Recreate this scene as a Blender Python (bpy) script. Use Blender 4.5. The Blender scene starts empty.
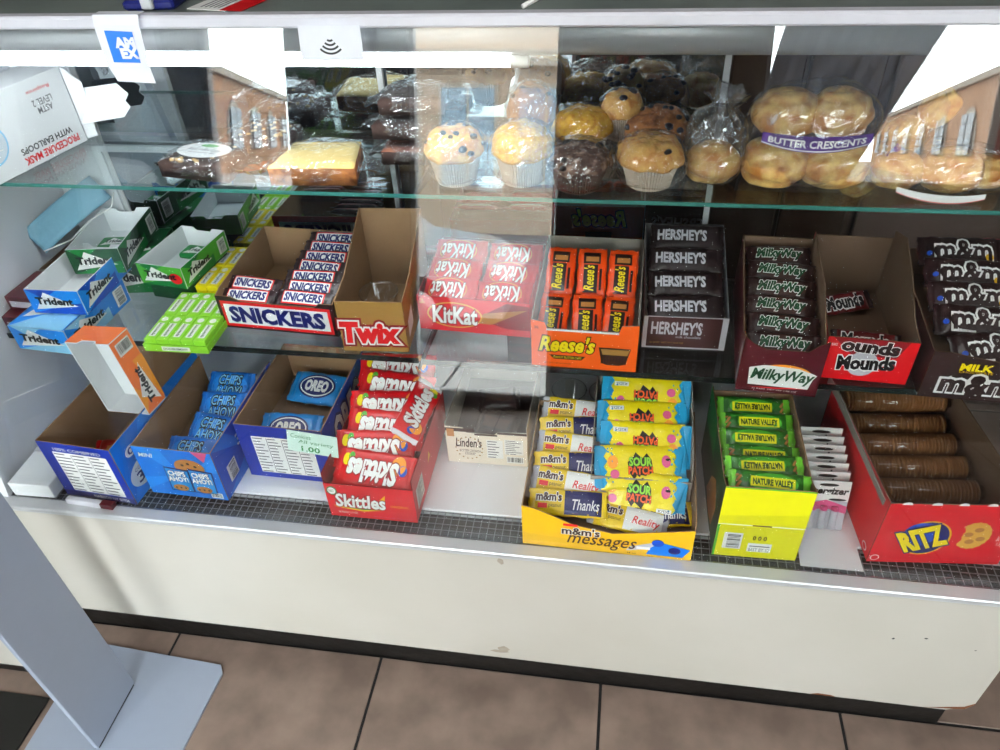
import bpy, math, random
from math import sin, cos, pi, radians as RD
from mathutils import Vector, Matrix, Euler, noise

sc = bpy.context.scene
COL = sc.collection
random.seed(11)

# ------------------------------------------------------------------ camera
cam_d = bpy.data.cameras.new('camera')
cam_d.sensor_width = 36.0
cam_d.lens = 27.0
cam_d.clip_start = 0.02
cam_d.clip_end = 400
cam = bpy.data.objects.new('camera', cam_d)
COL.objects.link(cam)
CX = Vector((0.98768463, 0.14996241, -0.0446133))      # camera right
CY = Vector((-0.06220882, 0.63804413, 0.76748274))     # camera up
CZ = Vector((0.14355881, -0.75525556, 0.63951537))     # camera back
cam.matrix_world = Matrix(((CX.x, CY.x, CZ.x, 0.0), (CX.y, CY.y, CZ.y, 0.0), (CX.z, CY.z, CZ.z, 1.5), (0, 0, 0, 1)))
sc.camera = cam

# ------------------------------------------------------------------ sky, lights, exposure
w = bpy.data.worlds.new('overcast_sky')
sc.world = w
w.use_nodes = True
bgn = w.node_tree.nodes['Background']
bgn.inputs['Color'].default_value = (0.93, 0.97, 1.0, 1)
bgn.inputs['Strength'].default_value = 22.0

def area(name, loc, rot, sx, sy, power, col=(1, 1, 1)):
    l = bpy.data.lights.new(name, 'AREA')
    l.shape = 'RECTANGLE'
    l.size, l.size_y, l.energy, l.color = sx, sy, power, col
    o = bpy.data.objects.new(name, l)
    COL.objects.link(o)
    o.location, o.rotation_euler = loc, rot
    return o

area('overhead_fill_light', (-0.5, 0.1, 2.62), (0, 0, 0), 1.5, 0.5, 12, (1.0, 0.98, 0.96))  # added overhead fill for the room, not a known lamp
area('overhead_fill_light', (1.5, -0.4, 2.62), (0, 0, 0), 1.0, 0.5, 13, (1.0, 0.98, 0.96))  # fill added at the right to brighten the sides facing it
sc.view_settings.view_transform = 'Standard'
sc.view_settings.look = 'None'
sc.view_settings.gamma = 1.0
sc.view_settings.use_curve_mapping = False
sc.view_settings.exposure = -0.05
sc.cycles.use_denoising = True
sc.cycles.max_bounces = 10
sc.cycles.transparent_max_bounces = 24
sc.cycles.caustics_reflective = False
sc.cycles.caustics_refractive = False
sc.cycles.sample_clamp_indirect = 6.0

# ------------------------------------------------------------------ materials
def lin(c):
    if isinstance(c, str):
        c = tuple(int(c[i:i + 2], 16) / 255 for i in (0, 2, 4))
    return tuple((v / 12.92 if v <= 0.04045 else ((v + 0.055) / 1.055) ** 2.4) for v in c) + (1.0,)

MATS = {}
def mat(name, col, rough=0.5, metal=0.0, vary=0.06, scale=40, bump=0.0, bscale=60, coat=0.0, emit=0.0, spec=0.5):
    if name in MATS:
        return MATS[name]
    m = bpy.data.materials.new(name)
    m.use_nodes = True
    nt = m.node_tree
    b = nt.nodes['Principled BSDF']
    b.inputs['Roughness'].default_value = rough
    b.inputs['Metallic'].default_value = metal
    b.inputs['Specular IOR Level'].default_value = spec
    b.inputs['Coat Weight'].default_value = coat
    c = lin(col)
    tc = nt.nodes.new('ShaderNodeTexCoord')
    n = nt.nodes.new('ShaderNodeTexNoise')
    n.inputs['Scale'].default_value = scale
    n.inputs['Detail'].default_value = 4
    nt.links.new(tc.outputs['Object'], n.inputs['Vector'])
    r = nt.nodes.new('ShaderNodeMix')
    r.data_type = 'RGBA'
    r.inputs[6].default_value = tuple(v * (1 - vary) for v in c[:3]) + (1,)
    r.inputs[7].default_value = tuple(min(1, v * (1 + vary)) for v in c[:3]) + (1,)
    nt.links.new(n.outputs['Fac'], r.inputs[0])
    nt.links.new(r.outputs[2], b.inputs['Base Color'])
    if bump:
        n2 = nt.nodes.new('ShaderNodeTexNoise')
        n2.inputs['Scale'].default_value = bscale
        n2.inputs['Detail'].default_value = 3
        nt.links.new(tc.outputs['Object'], n2.inputs['Vector'])
        bp = nt.nodes.new('ShaderNodeBump')
        bp.inputs['Strength'].default_value = bump
        bp.inputs['Distance'].default_value = 0.004
        nt.links.new(n2.outputs['Fac'], bp.inputs['Height'])
        nt.links.new(bp.outputs['Normal'], b.inputs['Normal'])
    if emit:
        b.inputs['Emission Color'].default_value = c
        b.inputs['Emission Strength'].default_value = emit
    MATS[name] = m
    return m

def two_tone(name, c1, c2, scale, lo=0.45, hi=0.6, rough=0.6, bump=0.3):
    m = mat(name, c1, rough, bump=bump, bscale=scale * 2)
    nt = m.node_tree
    b = nt.nodes['Principled BSDF']
    tc = nt.nodes.new('ShaderNodeTexCoord')
    n = nt.nodes.new('ShaderNodeTexNoise')
    n.inputs['Scale'].default_value = scale
    n.inputs['Detail'].default_value = 6
    nt.links.new(tc.outputs['Object'], n.inputs['Vector'])
    cr = nt.nodes.new('ShaderNodeValToRGB')
    cr.color_ramp.elements[0].position, cr.color_ramp.elements[0].color = lo, lin(c1)
    cr.color_ramp.elements[1].position, cr.color_ramp.elements[1].color = hi, lin(c2)
    nt.links.new(n.outputs['Fac'], cr.inputs[0])
    nt.links.new(cr.outputs[0], b.inputs['Base Color'])
    return m

def clear_film(name, tint=(1, 1, 1), base=0.04, gain=1.0, rough=0.03, crease=0.0, bump=0.0, cscale=30, ior=1.5, haze=0.0):
    """thin clear sheet: transparent with fresnel gloss; creases scatter a little more light"""
    m = bpy.data.materials.new(name)
    m.use_nodes = True
    nt = m.node_tree
    nt.nodes.remove(nt.nodes['Principled BSDF'])
    out = nt.nodes['Material Output']
    tr = nt.nodes.new('ShaderNodeBsdfTransparent')
    tr.inputs['Color'].default_value = tint + (1,)
    gl = nt.nodes.new('ShaderNodeBsdfGlossy')
    gl.inputs['Roughness'].default_value = rough
    # Schlick's law on the absolute facing angle, the same from both sides of the sheet
    ge = nt.nodes.new('ShaderNodeNewGeometry')
    dt = nt.nodes.new('ShaderNodeVectorMath')
    dt.operation = 'DOT_PRODUCT'
    nt.links.new(ge.outputs['Normal'], dt.inputs[0])
    nt.links.new(ge.outputs['Incoming'], dt.inputs[1])
    def mth(op, a, b=None, c=None):
        n = nt.nodes.new('ShaderNodeMath')
        n.operation = op
        for k, q in enumerate((a, b, c)):
            if q is None: continue
            if hasattr(q, 'links'): nt.links.new(q, n.inputs[k])
            else: n.inputs[k].default_value = q
        return n
    fac = mth('ABSOLUTE', dt.outputs['Value'])
    fac = mth('SUBTRACT', 1.0, fac.outputs[0])
    fac = mth('POWER', fac.outputs[0], 5.0)
    fr = mth('MULTIPLY_ADD', fac.outputs[0], 0.95, 0.045)
    ma = nt.nodes.new('ShaderNodeMath')
    ma.operation = 'MULTIPLY_ADD'
    ma.inputs[1].default_value, ma.inputs[2].default_value = gain, base
    ma.use_clamp = True
    nt.links.new(fr.outputs[0], ma.inputs[0])
    mx = nt.nodes.new('ShaderNodeMixShader')
    nt.links.new(ma.outputs[0], mx.inputs[0])
    nt.links.new(tr.outputs[0], mx.inputs[1])
    nt.links.new(gl.outputs[0], mx.inputs[2])
    last = mx
    if crease or bump:
        tc = nt.nodes.new('ShaderNodeTexCoord')
        vo = nt.nodes.new('ShaderNodeTexNoise')
        vo.noise_type = 'RIDGED_MULTIFRACTAL'
        vo.inputs['Scale'].default_value = cscale
        vo.inputs['Detail'].default_value = 3
        vo.inputs['Distortion'].default_value = 1.2
        nt.links.new(tc.outputs['Object'], vo.inputs['Vector'])
        if bump:
            bp = nt.nodes.new('ShaderNodeBump')
            bp.inputs['Strength'].default_value = bump
            bp.inputs['Distance'].default_value = 0.01
            nt.links.new(vo.outputs['Fac'], bp.inputs['Height'])
            nt.links.new(bp.outputs['Normal'], gl.inputs['Normal'])
        if crease:
            cr = nt.nodes.new('ShaderNodeValToRGB')
            cr.color_ramp.elements[0].position, cr.color_ramp.elements[0].color = 0.42, (haze, haze, haze, 1)
            cr.color_ramp.elements[1].position, cr.color_ramp.elements[1].color = 0.88, (crease, crease, crease, 1)
            nt.links.new(vo.outputs['Fac'], cr.inputs[0])
            df = nt.nodes.new('ShaderNodeBsdfDiffuse')
            df.inputs['Color'].default_value = (0.9, 0.92, 0.93, 1)
            m2 = nt.nodes.new('ShaderNodeMixShader')
            nt.links.new(cr.outputs[0], m2.inputs[0])
            nt.links.new(mx.outputs[0], m2.inputs[1])
            nt.links.new(df.outputs[0], m2.inputs[2])
            last = m2
    nt.links.new(last.outputs[0], out.inputs['Surface'])
    MATS[name] = m
    return m

def mirror_mat(name, col, fac):
    m = bpy.data.materials.new(name)
    m.use_nodes = True
    nt = m.node_tree
    b = nt.nodes['Principled BSDF']
    b.inputs['Base Color'].default_value = lin(col)
    b.inputs['Roughness'].default_value = 0.4
    gl = nt.nodes.new('ShaderNodeBsdfGlossy')
    gl.inputs['Roughness'].default_value = 0.02
    gl.inputs['Color'].default_value = (0.8, 0.9, 0.95, 1)
    tc = nt.nodes.new('ShaderNodeTexCoord')
    n = nt.nodes.new('ShaderNodeTexNoise')
    n.inputs['Scale'].default_value = 9
    nt.links.new(tc.outputs['Object'], n.inputs['Vector'])
    mr = nt.nodes.new('ShaderNodeMapRange')
    mr.inputs[3].default_value, mr.inputs[4].default_value = fac * 0.8, fac * 1.2
    nt.links.new(n.outputs['Fac'], mr.inputs[0])
    mx = nt.nodes.new('ShaderNodeMixShader')
    nt.links.new(mr.outputs[0], mx.inputs[0])
    nt.links.new(b.outputs[0], mx.inputs[1])
    nt.links.new(gl.outputs[0], mx.inputs[2])
    nt.links.new(mx.outputs[0], nt.nodes['Material Output'].inputs['Surface'])
    MATS[name] = m
    return m

# ------------------------------------------------------------------ mesh builder
class MB:
    def __init__(s):
        s.v, s.f, s.m, s.mats, s.sm = [], [], [], [], []
    def mi(s, m):
        if m not in s.mats:
            s.mats.append(m)
        return s.mats.index(m)
    def add(s, vs, fs, m, M=None, smooth=False):
        k = len(s.v)
        s.v += [tuple(M @ Vector(p)) if M is not None else tuple(p) for p in vs]
        i = s.mi(m)
        for f in fs:
            s.f.append([k + a for a in f])
            s.m.append(i)
            s.sm.append(smooth)
    def box(s, a, b, m, M=None):
        x0, y0, z0 = a
        x1, y1, z1 = b
        vs = [(x0, y0, z0), (x1, y0, z0), (x1, y1, z0), (x0, y1, z0), (x0, y0, z1), (x1, y0, z1), (x1, y1, z1), (x0, y1, z1)]
        s.add(vs, [(0, 3, 2, 1), (4, 5, 6, 7), (0, 1, 5, 4), (1, 2, 6, 5), (2, 3, 7, 6), (3, 0, 4, 7)], m, M)
    def bbox(s, a, b, m, c=0.004, M=None):
        """box with chamfered vertical and horizontal edges"""
        x0, y0, z0 = a
        x1, y1, z1 = b
        def ring(z, i):
            return [(x0 + i + c, y0 + i, z), (x1 - i - c, y0 + i, z), (x1 - i, y0 + i + c, z), (x1 - i, y1 - i - c, z),
                    (x1 - i - c, y1 - i, z), (x0 + i + c, y1 - i, z), (x0 + i, y1 - i - c, z), (x0 + i, y0 + i + c, z)]
        vs = ring(z0, c) + ring(z0 + c, 0) + ring(z1 - c, 0) + ring(z1, c)
        fs = [tuple(range(7, -1, -1)), tuple(range(24, 32))]
        for r in range(3):
            for i in range(8):
                j = (i + 1) % 8
                fs.append((r * 8 + i, r * 8 + j, r * 8 + 8 + j, r * 8 + 8 + i))
        s.add(vs, fs, m, M)
    def plate(s, pts, t, m_out, m_in, O, U, V):
        """a sheet: polygon pts (u, v) counter-clockwise in the frame O,U,V; outer side at U x V, thickness t inwards"""
        O, U, V = Vector(O), Vector(U), Vector(V)
        N = U.cross(V).normalized()
        n = len(pts)
        a = [O + U * p[0] + V * p[1] for p in pts]
        b = [q - N * t for q in a]
        s.add(a, [tuple(range(n))], m_out)
        s.add(a + b, [tuple(range(2 * n - 1, n - 1, -1))] + [((i + 1) % n, i, n + i, n + (i + 1) % n) for i in range(n)], m_in)
    def lathe(s, prof, m, n=32, M=None, smooth=True, fn=None):
        vs, fs = [], []
        for i, (r, z) in enumerate(prof):
            for k in range(n):
                a = 2 * pi * k / n
                rr = r * (fn(i, a) if fn else 1)
                vs.append((rr * cos(a), rr * sin(a), z))
        for i in range(len(prof) - 1):
            for k in range(n):
                fs.append((i * n + k, i * n + (k + 1) % n, (i + 1) * n + (k + 1) % n, (i + 1) * n + k))
        fs.append(tuple(range(n - 1, -1, -1)))
        fs.append(tuple((len(prof) - 1) * n + k for k in range(n)))
        s.add(vs, fs, m, M, smooth)
    def tube(s, pts, r, m, n=8, smooth=True):
        pts = [Vector(p) for p in pts]
        vs, fs = [], []
        for i, p in enumerate(pts):
            d = (pts[min(i + 1, len(pts) - 1)] - pts[max(i - 1, 0)]).normalized()
            a = d.cross(Vector((0, 0, 1)))
            if a.length < 1e-3:
                a = d.cross(Vector((1, 0, 0)))
            a.normalize()
            b = d.cross(a)
            rr = r[i] if isinstance(r, (list, tuple)) else r
            for k in range(n):
                t = 2 * pi * k / n
                vs.append(p + (a * cos(t) + b * sin(t)) * rr)
        for i in range(len(pts) - 1):
            for k in range(n):
                fs.append((i * n + k, i * n + (k + 1) % n, (i + 1) * n + (k + 1) % n, (i + 1) * n + k))
        fs.append(tuple(range(n - 1, -1, -1)))
        fs.append(tuple((len(pts) - 1) * n + k for k in range(n)))
        s.add(vs, fs, m, None, smooth)
    def build(s, name, parent=None, M=None):
        me = bpy.data.meshes.new(name)
        me.from_pydata(s.v, [], s.f)
        for m in s.mats:
            me.materials.append(m)
        me.polygons.foreach_set('material_index', s.m)
        me.polygons.foreach_set('use_smooth', s.sm)
        me.update()
        o = bpy.data.objects.new(name, me)
        COL.objects.link(o)
        if parent:
            o.parent = parent
        if M is not None:
            o.matrix_local = M
        return o

# text: glyph outlines turned into flat faces, normalised to a 1 x 1 cell
TXT = {}
def text_geo(t, bold=0.0, shear=0.0):
    key = (t, bold, shear)
    if key not in TXT:
        c = bpy.data.curves.new('t', 'FONT')
        c.body = t
        c.resolution_u = 2
        c.offset = bold
        c.shear = shear
        c.align_x = 'CENTER'
        c.space_line = 0.85
        o = bpy.data.objects.new('t', c)
        COL.objects.link(o)
        bpy.context.view_layer.update()
        me = bpy.data.meshes.new_from_object(o.evaluated_get(bpy.context.evaluated_depsgraph_get()))
        vs = [(v.co.x, v.co.y) for v in me.vertices]
        fs = [tuple(p.vertices) for p in me.polygons if p.area > 1e-9]
        flip = [p.normal.z < 0 for p in me.polygons if p.area > 1e-9]
        fs = [f[::-1] if k else f for f, k in zip(fs, flip)]
        bpy.data.objects.remove(o)
        bpy.data.meshes.remove(me)
        bpy.data.curves.remove(c)
        if bold > 0:
            base = text_geo(t, 0.0, shear)[2]
        else:
            xs, ys = [p[0] for p in vs], [p[1] for p in vs]
            base = (min(xs), max(xs), min(ys), max(ys))
        TXT[key] = (vs, fs, base)
    return TXT[key]

class Fr:
    """a frame on a flat face: normalised coordinates 0..1 over w x h; layer k lifts marks off the face"""
    L = 0.00028
    def __init__(s, mb, O, U, V, w, h, surf=None, pmb=None):
        s.mb, s.O, s.U, s.V, s.w, s.h = mb, Vector(O), Vector(U), Vector(V), w, h
        s.N = s.U.cross(s.V).normalized()
        s.surf = surf
        s.pmb = pmb or mb
    def P(s, x, y, k):
        q = s.O + s.U * (x * s.w) + s.V * (y * s.h)
        z = s.surf(q) if s.surf else 0
        return q + s.N * (z + s.L * k)
    def poly(s, pts, m, k=1, pr=False):
        (s.pmb if pr else s.mb).add([s.P(x, y, k) for x, y in pts], [tuple(range(len(pts)))], m)
    def rect(s, x0, y0, x1, y1, m, k=1, pr=False):
        if s.surf:
            nx, ny = max(1, round((x1 - x0) * 12)), max(1, round((y1 - y0) * 7))
            for i in range(nx):
                for j in range(ny):
                    a, b, c, d = x0 + (x1 - x0) * i / nx, y0 + (y1 - y0) * j / ny, x0 + (x1 - x0) * (i + 1) / nx, y0 + (y1 - y0) * (j + 1) / ny
                    s.poly([(a, b), (c, b), (c, d), (a, d)], m, k)
            return
        s.poly([(x0, y0), (x1, y0), (x1, y1), (x0, y1)], m, k, pr)
    def oval(s, cx, cy, rx, ry, m, k=1, n=28, pr=False, a0=0, a1=360):
        if s.surf and max(rx, ry) > .2:
            q = [[(cx + rx * g * cos(2 * pi * i / n), cy + ry * g * sin(2 * pi * i / n)) for i in range(n)] for g in (1, .75, .5, .25)]
            for a, b in zip(q, q[1:]):
                for i in range(n):
                    j = (i + 1) % n
                    s.poly([a[i], a[j], b[j], b[i]], m, k)
            s.poly(q[-1], m, k)
            return
        s.poly([(cx + rx * cos(RD(a0 + (a1 - a0) * i / n)), cy + ry * sin(RD(a0 + (a1 - a0) * i / n))) for i in range(n)], m, k, pr)
    def frame(s, x0, y0, x1, y1, t, m, k=1):
        tx, ty = t / s.w, t / s.h
        s.rect(x0, y0, x1, y0 + ty, m, k); s.rect(x0, y1 - ty, x1, y1, m, k)
        s.rect(x0, y0, x0 + tx, y1, m, k); s.rect(x1 - tx, y0, x1, y1, m, k)
    def text(s, t, x0, y0, x1, y1, m, k=2, bold=0.0, shear=0.0, out=None, ow=0.06, rot=0.0, flip=False, out2=None):
        W, H = (x1 - x0) * s.w, (y1 - y0) * s.h
        cx, cy = (x0 + x1) / 2 * s.w, (y0 + y1) / 2 * s.h
        layers = [(m, bold, k)]
        if out:
            layers = [(out, bold + ow, k - 0.9), (m, bold, k)]
        if out2:
            layers = [(out2, bold + ow * 2.2, k - 1.8)] + layers
        a = RD(rot) + (pi if flip else 0)
        for mm, bo, kk in layers:
            vs, fs, (xa, xb, ya, yb) = text_geo(t, round(bo, 3), shear)
            if bo <= 0 and not out:
                pass
            res = []
            for vx, vy in vs:
                u = ((vx - (xa + xb) / 2) / max(xb - xa, 1e-6)) * W
                v = ((vy - (ya + yb) / 2) / max(yb - ya, 1e-6)) * H
                u, v = u * cos(a) - v * sin(a), u * sin(a) + v * cos(a)
                res.append(s.P((cx + u) / s.w, (cy + v) / s.h, kk))
            s.pmb.add(res, fs, mm)
    def bars(s, x0, y0, x1, y1, k=1, vertical=False, seed=1):
        """a white label with black bars"""
        s.rect(x0, y0, x1, y1, MATS['print_white'], k)
        r = random.Random(seed)
        t = 0.06
        while t < 0.92:
            wd = r.choice((0.02, 0.035, 0.05))
            a, b = (x0 + (x1 - x0) * t, x0 + (x1 - x0) * (t + wd)) if not vertical else (y0 + (y1 - y0) * t, y0 + (y1 - y0) * (t + wd))
            if not vertical:
                s.rect(a, y0 + (y1 - y0) * 0.2, b, y1 - (y1 - y0) * 0.1, MATS['print_black'], k + 1)
            else:
                s.rect(x0 + (x1 - x0) * 0.2, a, x1 - (x1 - x0) * 0.1, b, MATS['print_black'], k + 1)
            t += wd + r.choice((0.02, 0.03, 0.05))
    def facts(s, x0, y0, x1, y1, k=1, cols=3, rows=9):
        """nutrition table: white ground with rows of fine grey print"""
        s.rect(x0, y0, x1, y1, MATS['print_white'], k)
        r = random.Random(rows * cols)
        for c in range(cols):
            a = x0 + (x1 - x0) * (c + 0.06) / cols
            for i in range(rows):
                b = y1 - (y1 - y0) * (i + 0.75) / rows
                e = a + (x1 - x0) / cols * r.uniform(0.45, 0.86)
                s.rect(a, b, e, b + (y1 - y0) / rows * 0.32, MATS['print_grey'], k + 1)
        for c in range(1, cols):
            a = x0 + (x1 - x0) * c / cols
            s.rect(a - 0.003, y0 + .02, a + 0.003, y1 - .02, MATS['print_black'], k + 1)

# ------------------------------------------------------------------ things, parts and copies
def tag(o, label=None, cat=None, group=None, kind=None):
    if label: o['label'] = label
    if cat: o['category'] = cat
    if group: o['group'] = group
    if kind: o['kind'] = kind
    return o

def thing(name, label, cat, loc=(0, 0, 0), rot=(0, 0, 0), group=None):
    o = bpy.data.objects.new(name, None)
    o.empty_display_size = 0.02
    COL.objects.link(o)
    o.location = loc
    o.rotation_euler = rot
    return tag(o, label, cat, group)

def dup(root, label=None, group=None):
    r = root.copy()
    COL.objects.link(r)
    if label: r['label'] = label
    if group: r['group'] = group
    for ch in list(root.children):
        c = ch.copy()
        COL.objects.link(c)
        c.parent = r
        for g in list(ch.children):
            d = g.copy()
            COL.objects.link(d)
            d.parent = c
    return r

ORD = ['frontmost', 'second', 'third', 'fourth', 'fifth', 'sixth', 'seventh', 'eighth', 'ninth', 'tenth', 'eleventh', 'twelfth']
# ------------------------------------------------------------------ palette
WHT = mat('print_white', (0.93, 0.93, 0.92), 0.4, vary=0.02)
BLK = mat('print_black', (0.07, 0.07, 0.08), 0.4, vary=0.02)
GRY = mat('print_grey', (0.42, 0.42, 0.44), 0.5, vary=0.02)
KRAFT = mat('kraft_cardboard', (0.60, 0.47, 0.34), 0.85, vary=0.12, scale=25, bump=0.1)
KRAFT_D = mat('dark_kraft_cardboard', (0.45, 0.35, 0.27), 0.85, vary=0.12, scale=25, bump=0.1)
GREYB = mat('grey_cardboard', (0.60, 0.57, 0.53), 0.8, vary=0.08, scale=25)
WCARD = mat('white_cardboard', (0.90, 0.91, 0.92), 0.6, vary=0.03)
def ink(name, c, rough=0.32, **k): return mat(name, c, rough, vary=0.05, **k)
I = {
 'blue': ink('blue_print', (0.06, 0.30, 0.76)), 'navy': ink('navy_print', (0.06, 0.10, 0.42)), 'cyan': ink('sky_blue_print', (0.10, 0.55, 0.85)),
 'pblue': ink('pale_blue_print', (0.55, 0.80, 0.94)), 'tblue': ink('gum_blue_print', (0.10, 0.54, 0.92)),
 'oblue': ink('deep_blue_print', (0.09, 0.20, 0.62)), 'chblue': ink('bright_blue_print', (0.05, 0.46, 0.86)),
 'green': ink('green_print', (0.05, 0.50, 0.22)), 'dgreen': ink('dark_green_print', (0.03, 0.28, 0.14)), 'lime': ink('lime_print', (0.58, 0.86, 0.22)),
 'mgreen': ink('leaf_green_print', (0.30, 0.68, 0.20)), 'yel': ink('yellow_print', (0.96, 0.86, 0.05)), 'gold': ink('golden_yellow_print', (0.95, 0.74, 0.10)),
 'ngold': ink('lemon_yellow_print', (0.90, 0.88, 0.08)), 'red': ink('red_print', (0.90, 0.09, 0.12)), 'dred': ink('dark_red_print', (0.55, 0.06, 0.10)),
 'crim': ink('crimson_print', (0.86, 0.11, 0.17)), 'orange': ink('orange_print', (0.98, 0.38, 0.08)), 'lorange': ink('light_orange_print', (0.98, 0.62, 0.14)),
 'brown': ink('brown_print', (0.25, 0.12, 0.08)), 'dbrown': ink('dark_brown_print', (0.17, 0.09, 0.09)), 'maroon': ink('maroon_print', (0.33, 0.08, 0.12)),
 'tan': ink('tan_print', (0.66, 0.50, 0.25)), 'cream': ink('cream_print', (0.93, 0.89, 0.82)), 'pink': ink('pink_print', (0.87, 0.35, 0.55)),
 'purple': ink('purple_print', (0.33, 0.14, 0.52)), 'cookie': ink('cookie_print', (0.72, 0.48, 0.24)), 'biscuit': ink('biscuit_print', (0.88, 0.66, 0.28)),
 'silver': ink('silver_print', (0.75, 0.75, 0.78)), 'choc': ink('chocolate_print', (0.22, 0.15, 0.15)),
}
def foil(name, c, rough=0.28, bump=0.75, bs=55): return mat(name, c, rough, vary=0.10, scale=30, bump=bump, bscale=bs, coat=0.3)

# ------------------------------------------------------------------ cartons
class Carton:
    """open-topped display carton. local x right, y back, z up, front-bottom-left corner at the origin"""
    T = 0.0018
    def __init__(s, name, label, cat, x, y, z, yaw, w, d, hf, hb, out, inn, out_side=None, side=None, sider=None, front_pts=None,
                 back_pts=None, no_back=False, group=None, rot=None, out_back=None, lid=False, inner_name='bottom_panel'):
        s.root = thing(name, label, cat, (x, y, z), rot or (0, 0, RD(yaw)), group)
        s.w, s.d, s.hf, s.hb = w, d, hf, hb
        T = s.T
        os_ = out_side or out
        ob = out_back or os_
        s.p = {}
        def panel(key, pts, O, U, V, W, H, mo):
            mb, pr = MB(), MB()
            mb.plate(pts, T, mo, inn, O, U, V)
            s.p[key] = Fr(mb, O, U, V, W, H, pmb=pr)
        panel('front', front_pts or [(0, 0), (w, 0), (w, hf), (0, hf)], (0, 0, 0), (1, 0, 0), (0, 0, 1), w, hf, out)
        sp = side or [(0, hf), (d, hb)]
        spr = sider or sp
        panel('left', [(T, T), (d - T, T)] + [(d - a, b) for a, b in sp], (0, d, 0), (0, -1, 0), (0, 0, 1), d, hf, os_)
        panel('right', [(T, T), (d - T, T)] + [(a, b) for a, b in spr[::-1]], (w, 0, 0), (0, 1, 0), (0, 0, 1), d, hf, os_)
        # clamp the side sheets between front and back
        for key in ('left', 'right'):
            mb = s.p[key].mb
            mb.v = [(a, min(max(b, T), d - T), c) for a, b, c in mb.v]
        if not no_back:
            panel('back', back_pts or [(0, 0), (w, 0), (w, hb), (0, hb)], (w, d, 0), (-1, 0, 0), (0, 0, 1), w, hb, ob)
        mb = MB()
        mb.box((T, T, 0), (w - T, d - T, T), inn)
        s.p['base'] = Fr(mb, (0, 0, 0), (1, 0, 0), (0, 1, 0), w, d)
        if lid:
            panel('top', [(0, 0), (w, 0), (w, d), (0, d)], (0, 0, hf), (1, 0, 0), (0, 1, 0), w, d, out)
        s.extra = []
    def tray(s, u0, v0, u1, v1, z, m):
        mb = MB()
        T = s.T
        mb.box((max(u0, T), max(v0, T), T), (min(u1, s.w - T), min(v1, s.d - T), z), m)
        s.extra.append(('inner_tray', mb))
    def done(s):
        names = dict(front='front_panel', left='side_panel', right='side_panel', back='back_panel', base='bottom_panel', top='top_panel')
        for k, f in s.p.items():
            o = f.mb.build(names[k], s.root)
            if f.pmb is not f.mb and f.pmb.v:
                f.pmb.build('printed_lettering', o)
        for n, mb in s.extra:
            mb.build(n, s.root)
        return s
    def place(s, o, u, v, z, tilt=0.0, spin=0.0, roll=0.0):
        """stand a separate thing o in the carton: local spot, leaning back by tilt, turned by spin about its own up axis"""
        if tilt:
            r_ = random.Random(int(1e5 * (abs(u) + 3 * abs(v) + 7 * abs(z) + abs(s.root.location.x))))
            roll += r_.uniform(-2.5, 2.5); tilt += r_.uniform(-3.5, 2.0); u += r_.uniform(-.002, .002)
        base = Matrix.Translation(s.root.location) @ s.root.rotation_euler.to_matrix().to_4x4()
        M = base @ Matrix.Translation((u, v, z)) @ Matrix.Rotation(RD(roll), 4, 'Z') @ Matrix.Rotation(RD(tilt), 4, 'X') @ Matrix.Rotation(RD(spin), 4, 'Z')
        o.location = M.to_translation()
        o.rotation_euler = M.to_euler()
        return o

# ------------------------------------------------------------------ flow-wrapped bars
def make_pack(name, label, cat, L, W, T, m, end_m, deco, group=None, seed=0, flat=6.0, saw=True):
    root = thing(name, label, cat, group=group)
    rr = random.Random(seed)
    ph = [rr.uniform(0, 6) for _ in range(6)]
    cr = min(0.011, L * 0.09)
    def hz(x):
        t = abs(x) / (L / 2 - cr)
        return T / 2 * max(0.0, 1 - min(1, t) ** flat) ** 0.5
    def surf(q):
        y = min(1, abs(q.y) / (W / 2))
        return hz(q.x) * max(0.0, 1 - y ** 3.2) ** 0.5
    mb = MB()
    nu, na = 22, 16
    vs, fs, ms = [], [], []
    xs = [-L / 2, -L / 2 + cr * 0.9] + [(-1 + 2 * i / nu) * (L / 2 - cr) for i in range(nu + 1)] + [L / 2 - cr * 0.9, L / 2]
    for i, x in enumerate(xs):
        body = 2 <= i <= nu + 2
        th = max(hz(x), 0.0006)
        hw = W / 2 * (1 if body else 0.97)
        for k in range(na):
            a = 2 * pi * k / na
            c, s_ = cos(a), sin(a)
            y = hw * math.copysign(abs(c) ** 0.62, c)
            z = th * math.copysign(abs(s_) ** 0.8, s_)
            xx = x
            if body:
                z += 0.0006 * sin(x * 260 + ph[0] + y * 190) + 0.0004 * sin(x * 520 + ph[1] - y * 300)
                y += 0.0006 * sin(x * 200 + ph[2])
            elif saw and (i == 0 or i == len(xs) - 1):
                xx += 0.0012 * (1 if (k % 2) else -1)
            else:
                z += 0.0006 * sin(y * 900)
            vs.append((xx, y, z))
    for i in range(len(xs) - 1):
        fl = [(i * na + k, i * na + (k + 1) % na, (i + 1) * na + (k + 1) % na, (i + 1) * na + k) for k in range(na)]
        (fs if 1 < i < nu + 2 else ms).extend([f[::-1] for f in fl])
    mb.add(vs, fs, m, None, True)
    k0 = 0
    i2 = mb.mi(end_m)
    for f in ms + [tuple(range(na))[::1], tuple((len(xs) - 1) * na + k for k in range(na))[::-1]]:
        mb.f.append(list(f)); mb.m.append(i2); mb.sm.append(True)
    pr = MB()
    fr = Fr(pr, (-L / 2, -W / 2, 0), (1, 0, 0), (0, 1, 0), L, W, surf=surf)
    fr.L = 0.00022
    fr.O = Vector((-L / 2, -W / 2, 0.0011))
    deco(fr)
    body = mb.build('wrapper', root)
    if pr.v:
        pr.build('printed_lettering', body)
    return root

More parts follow.
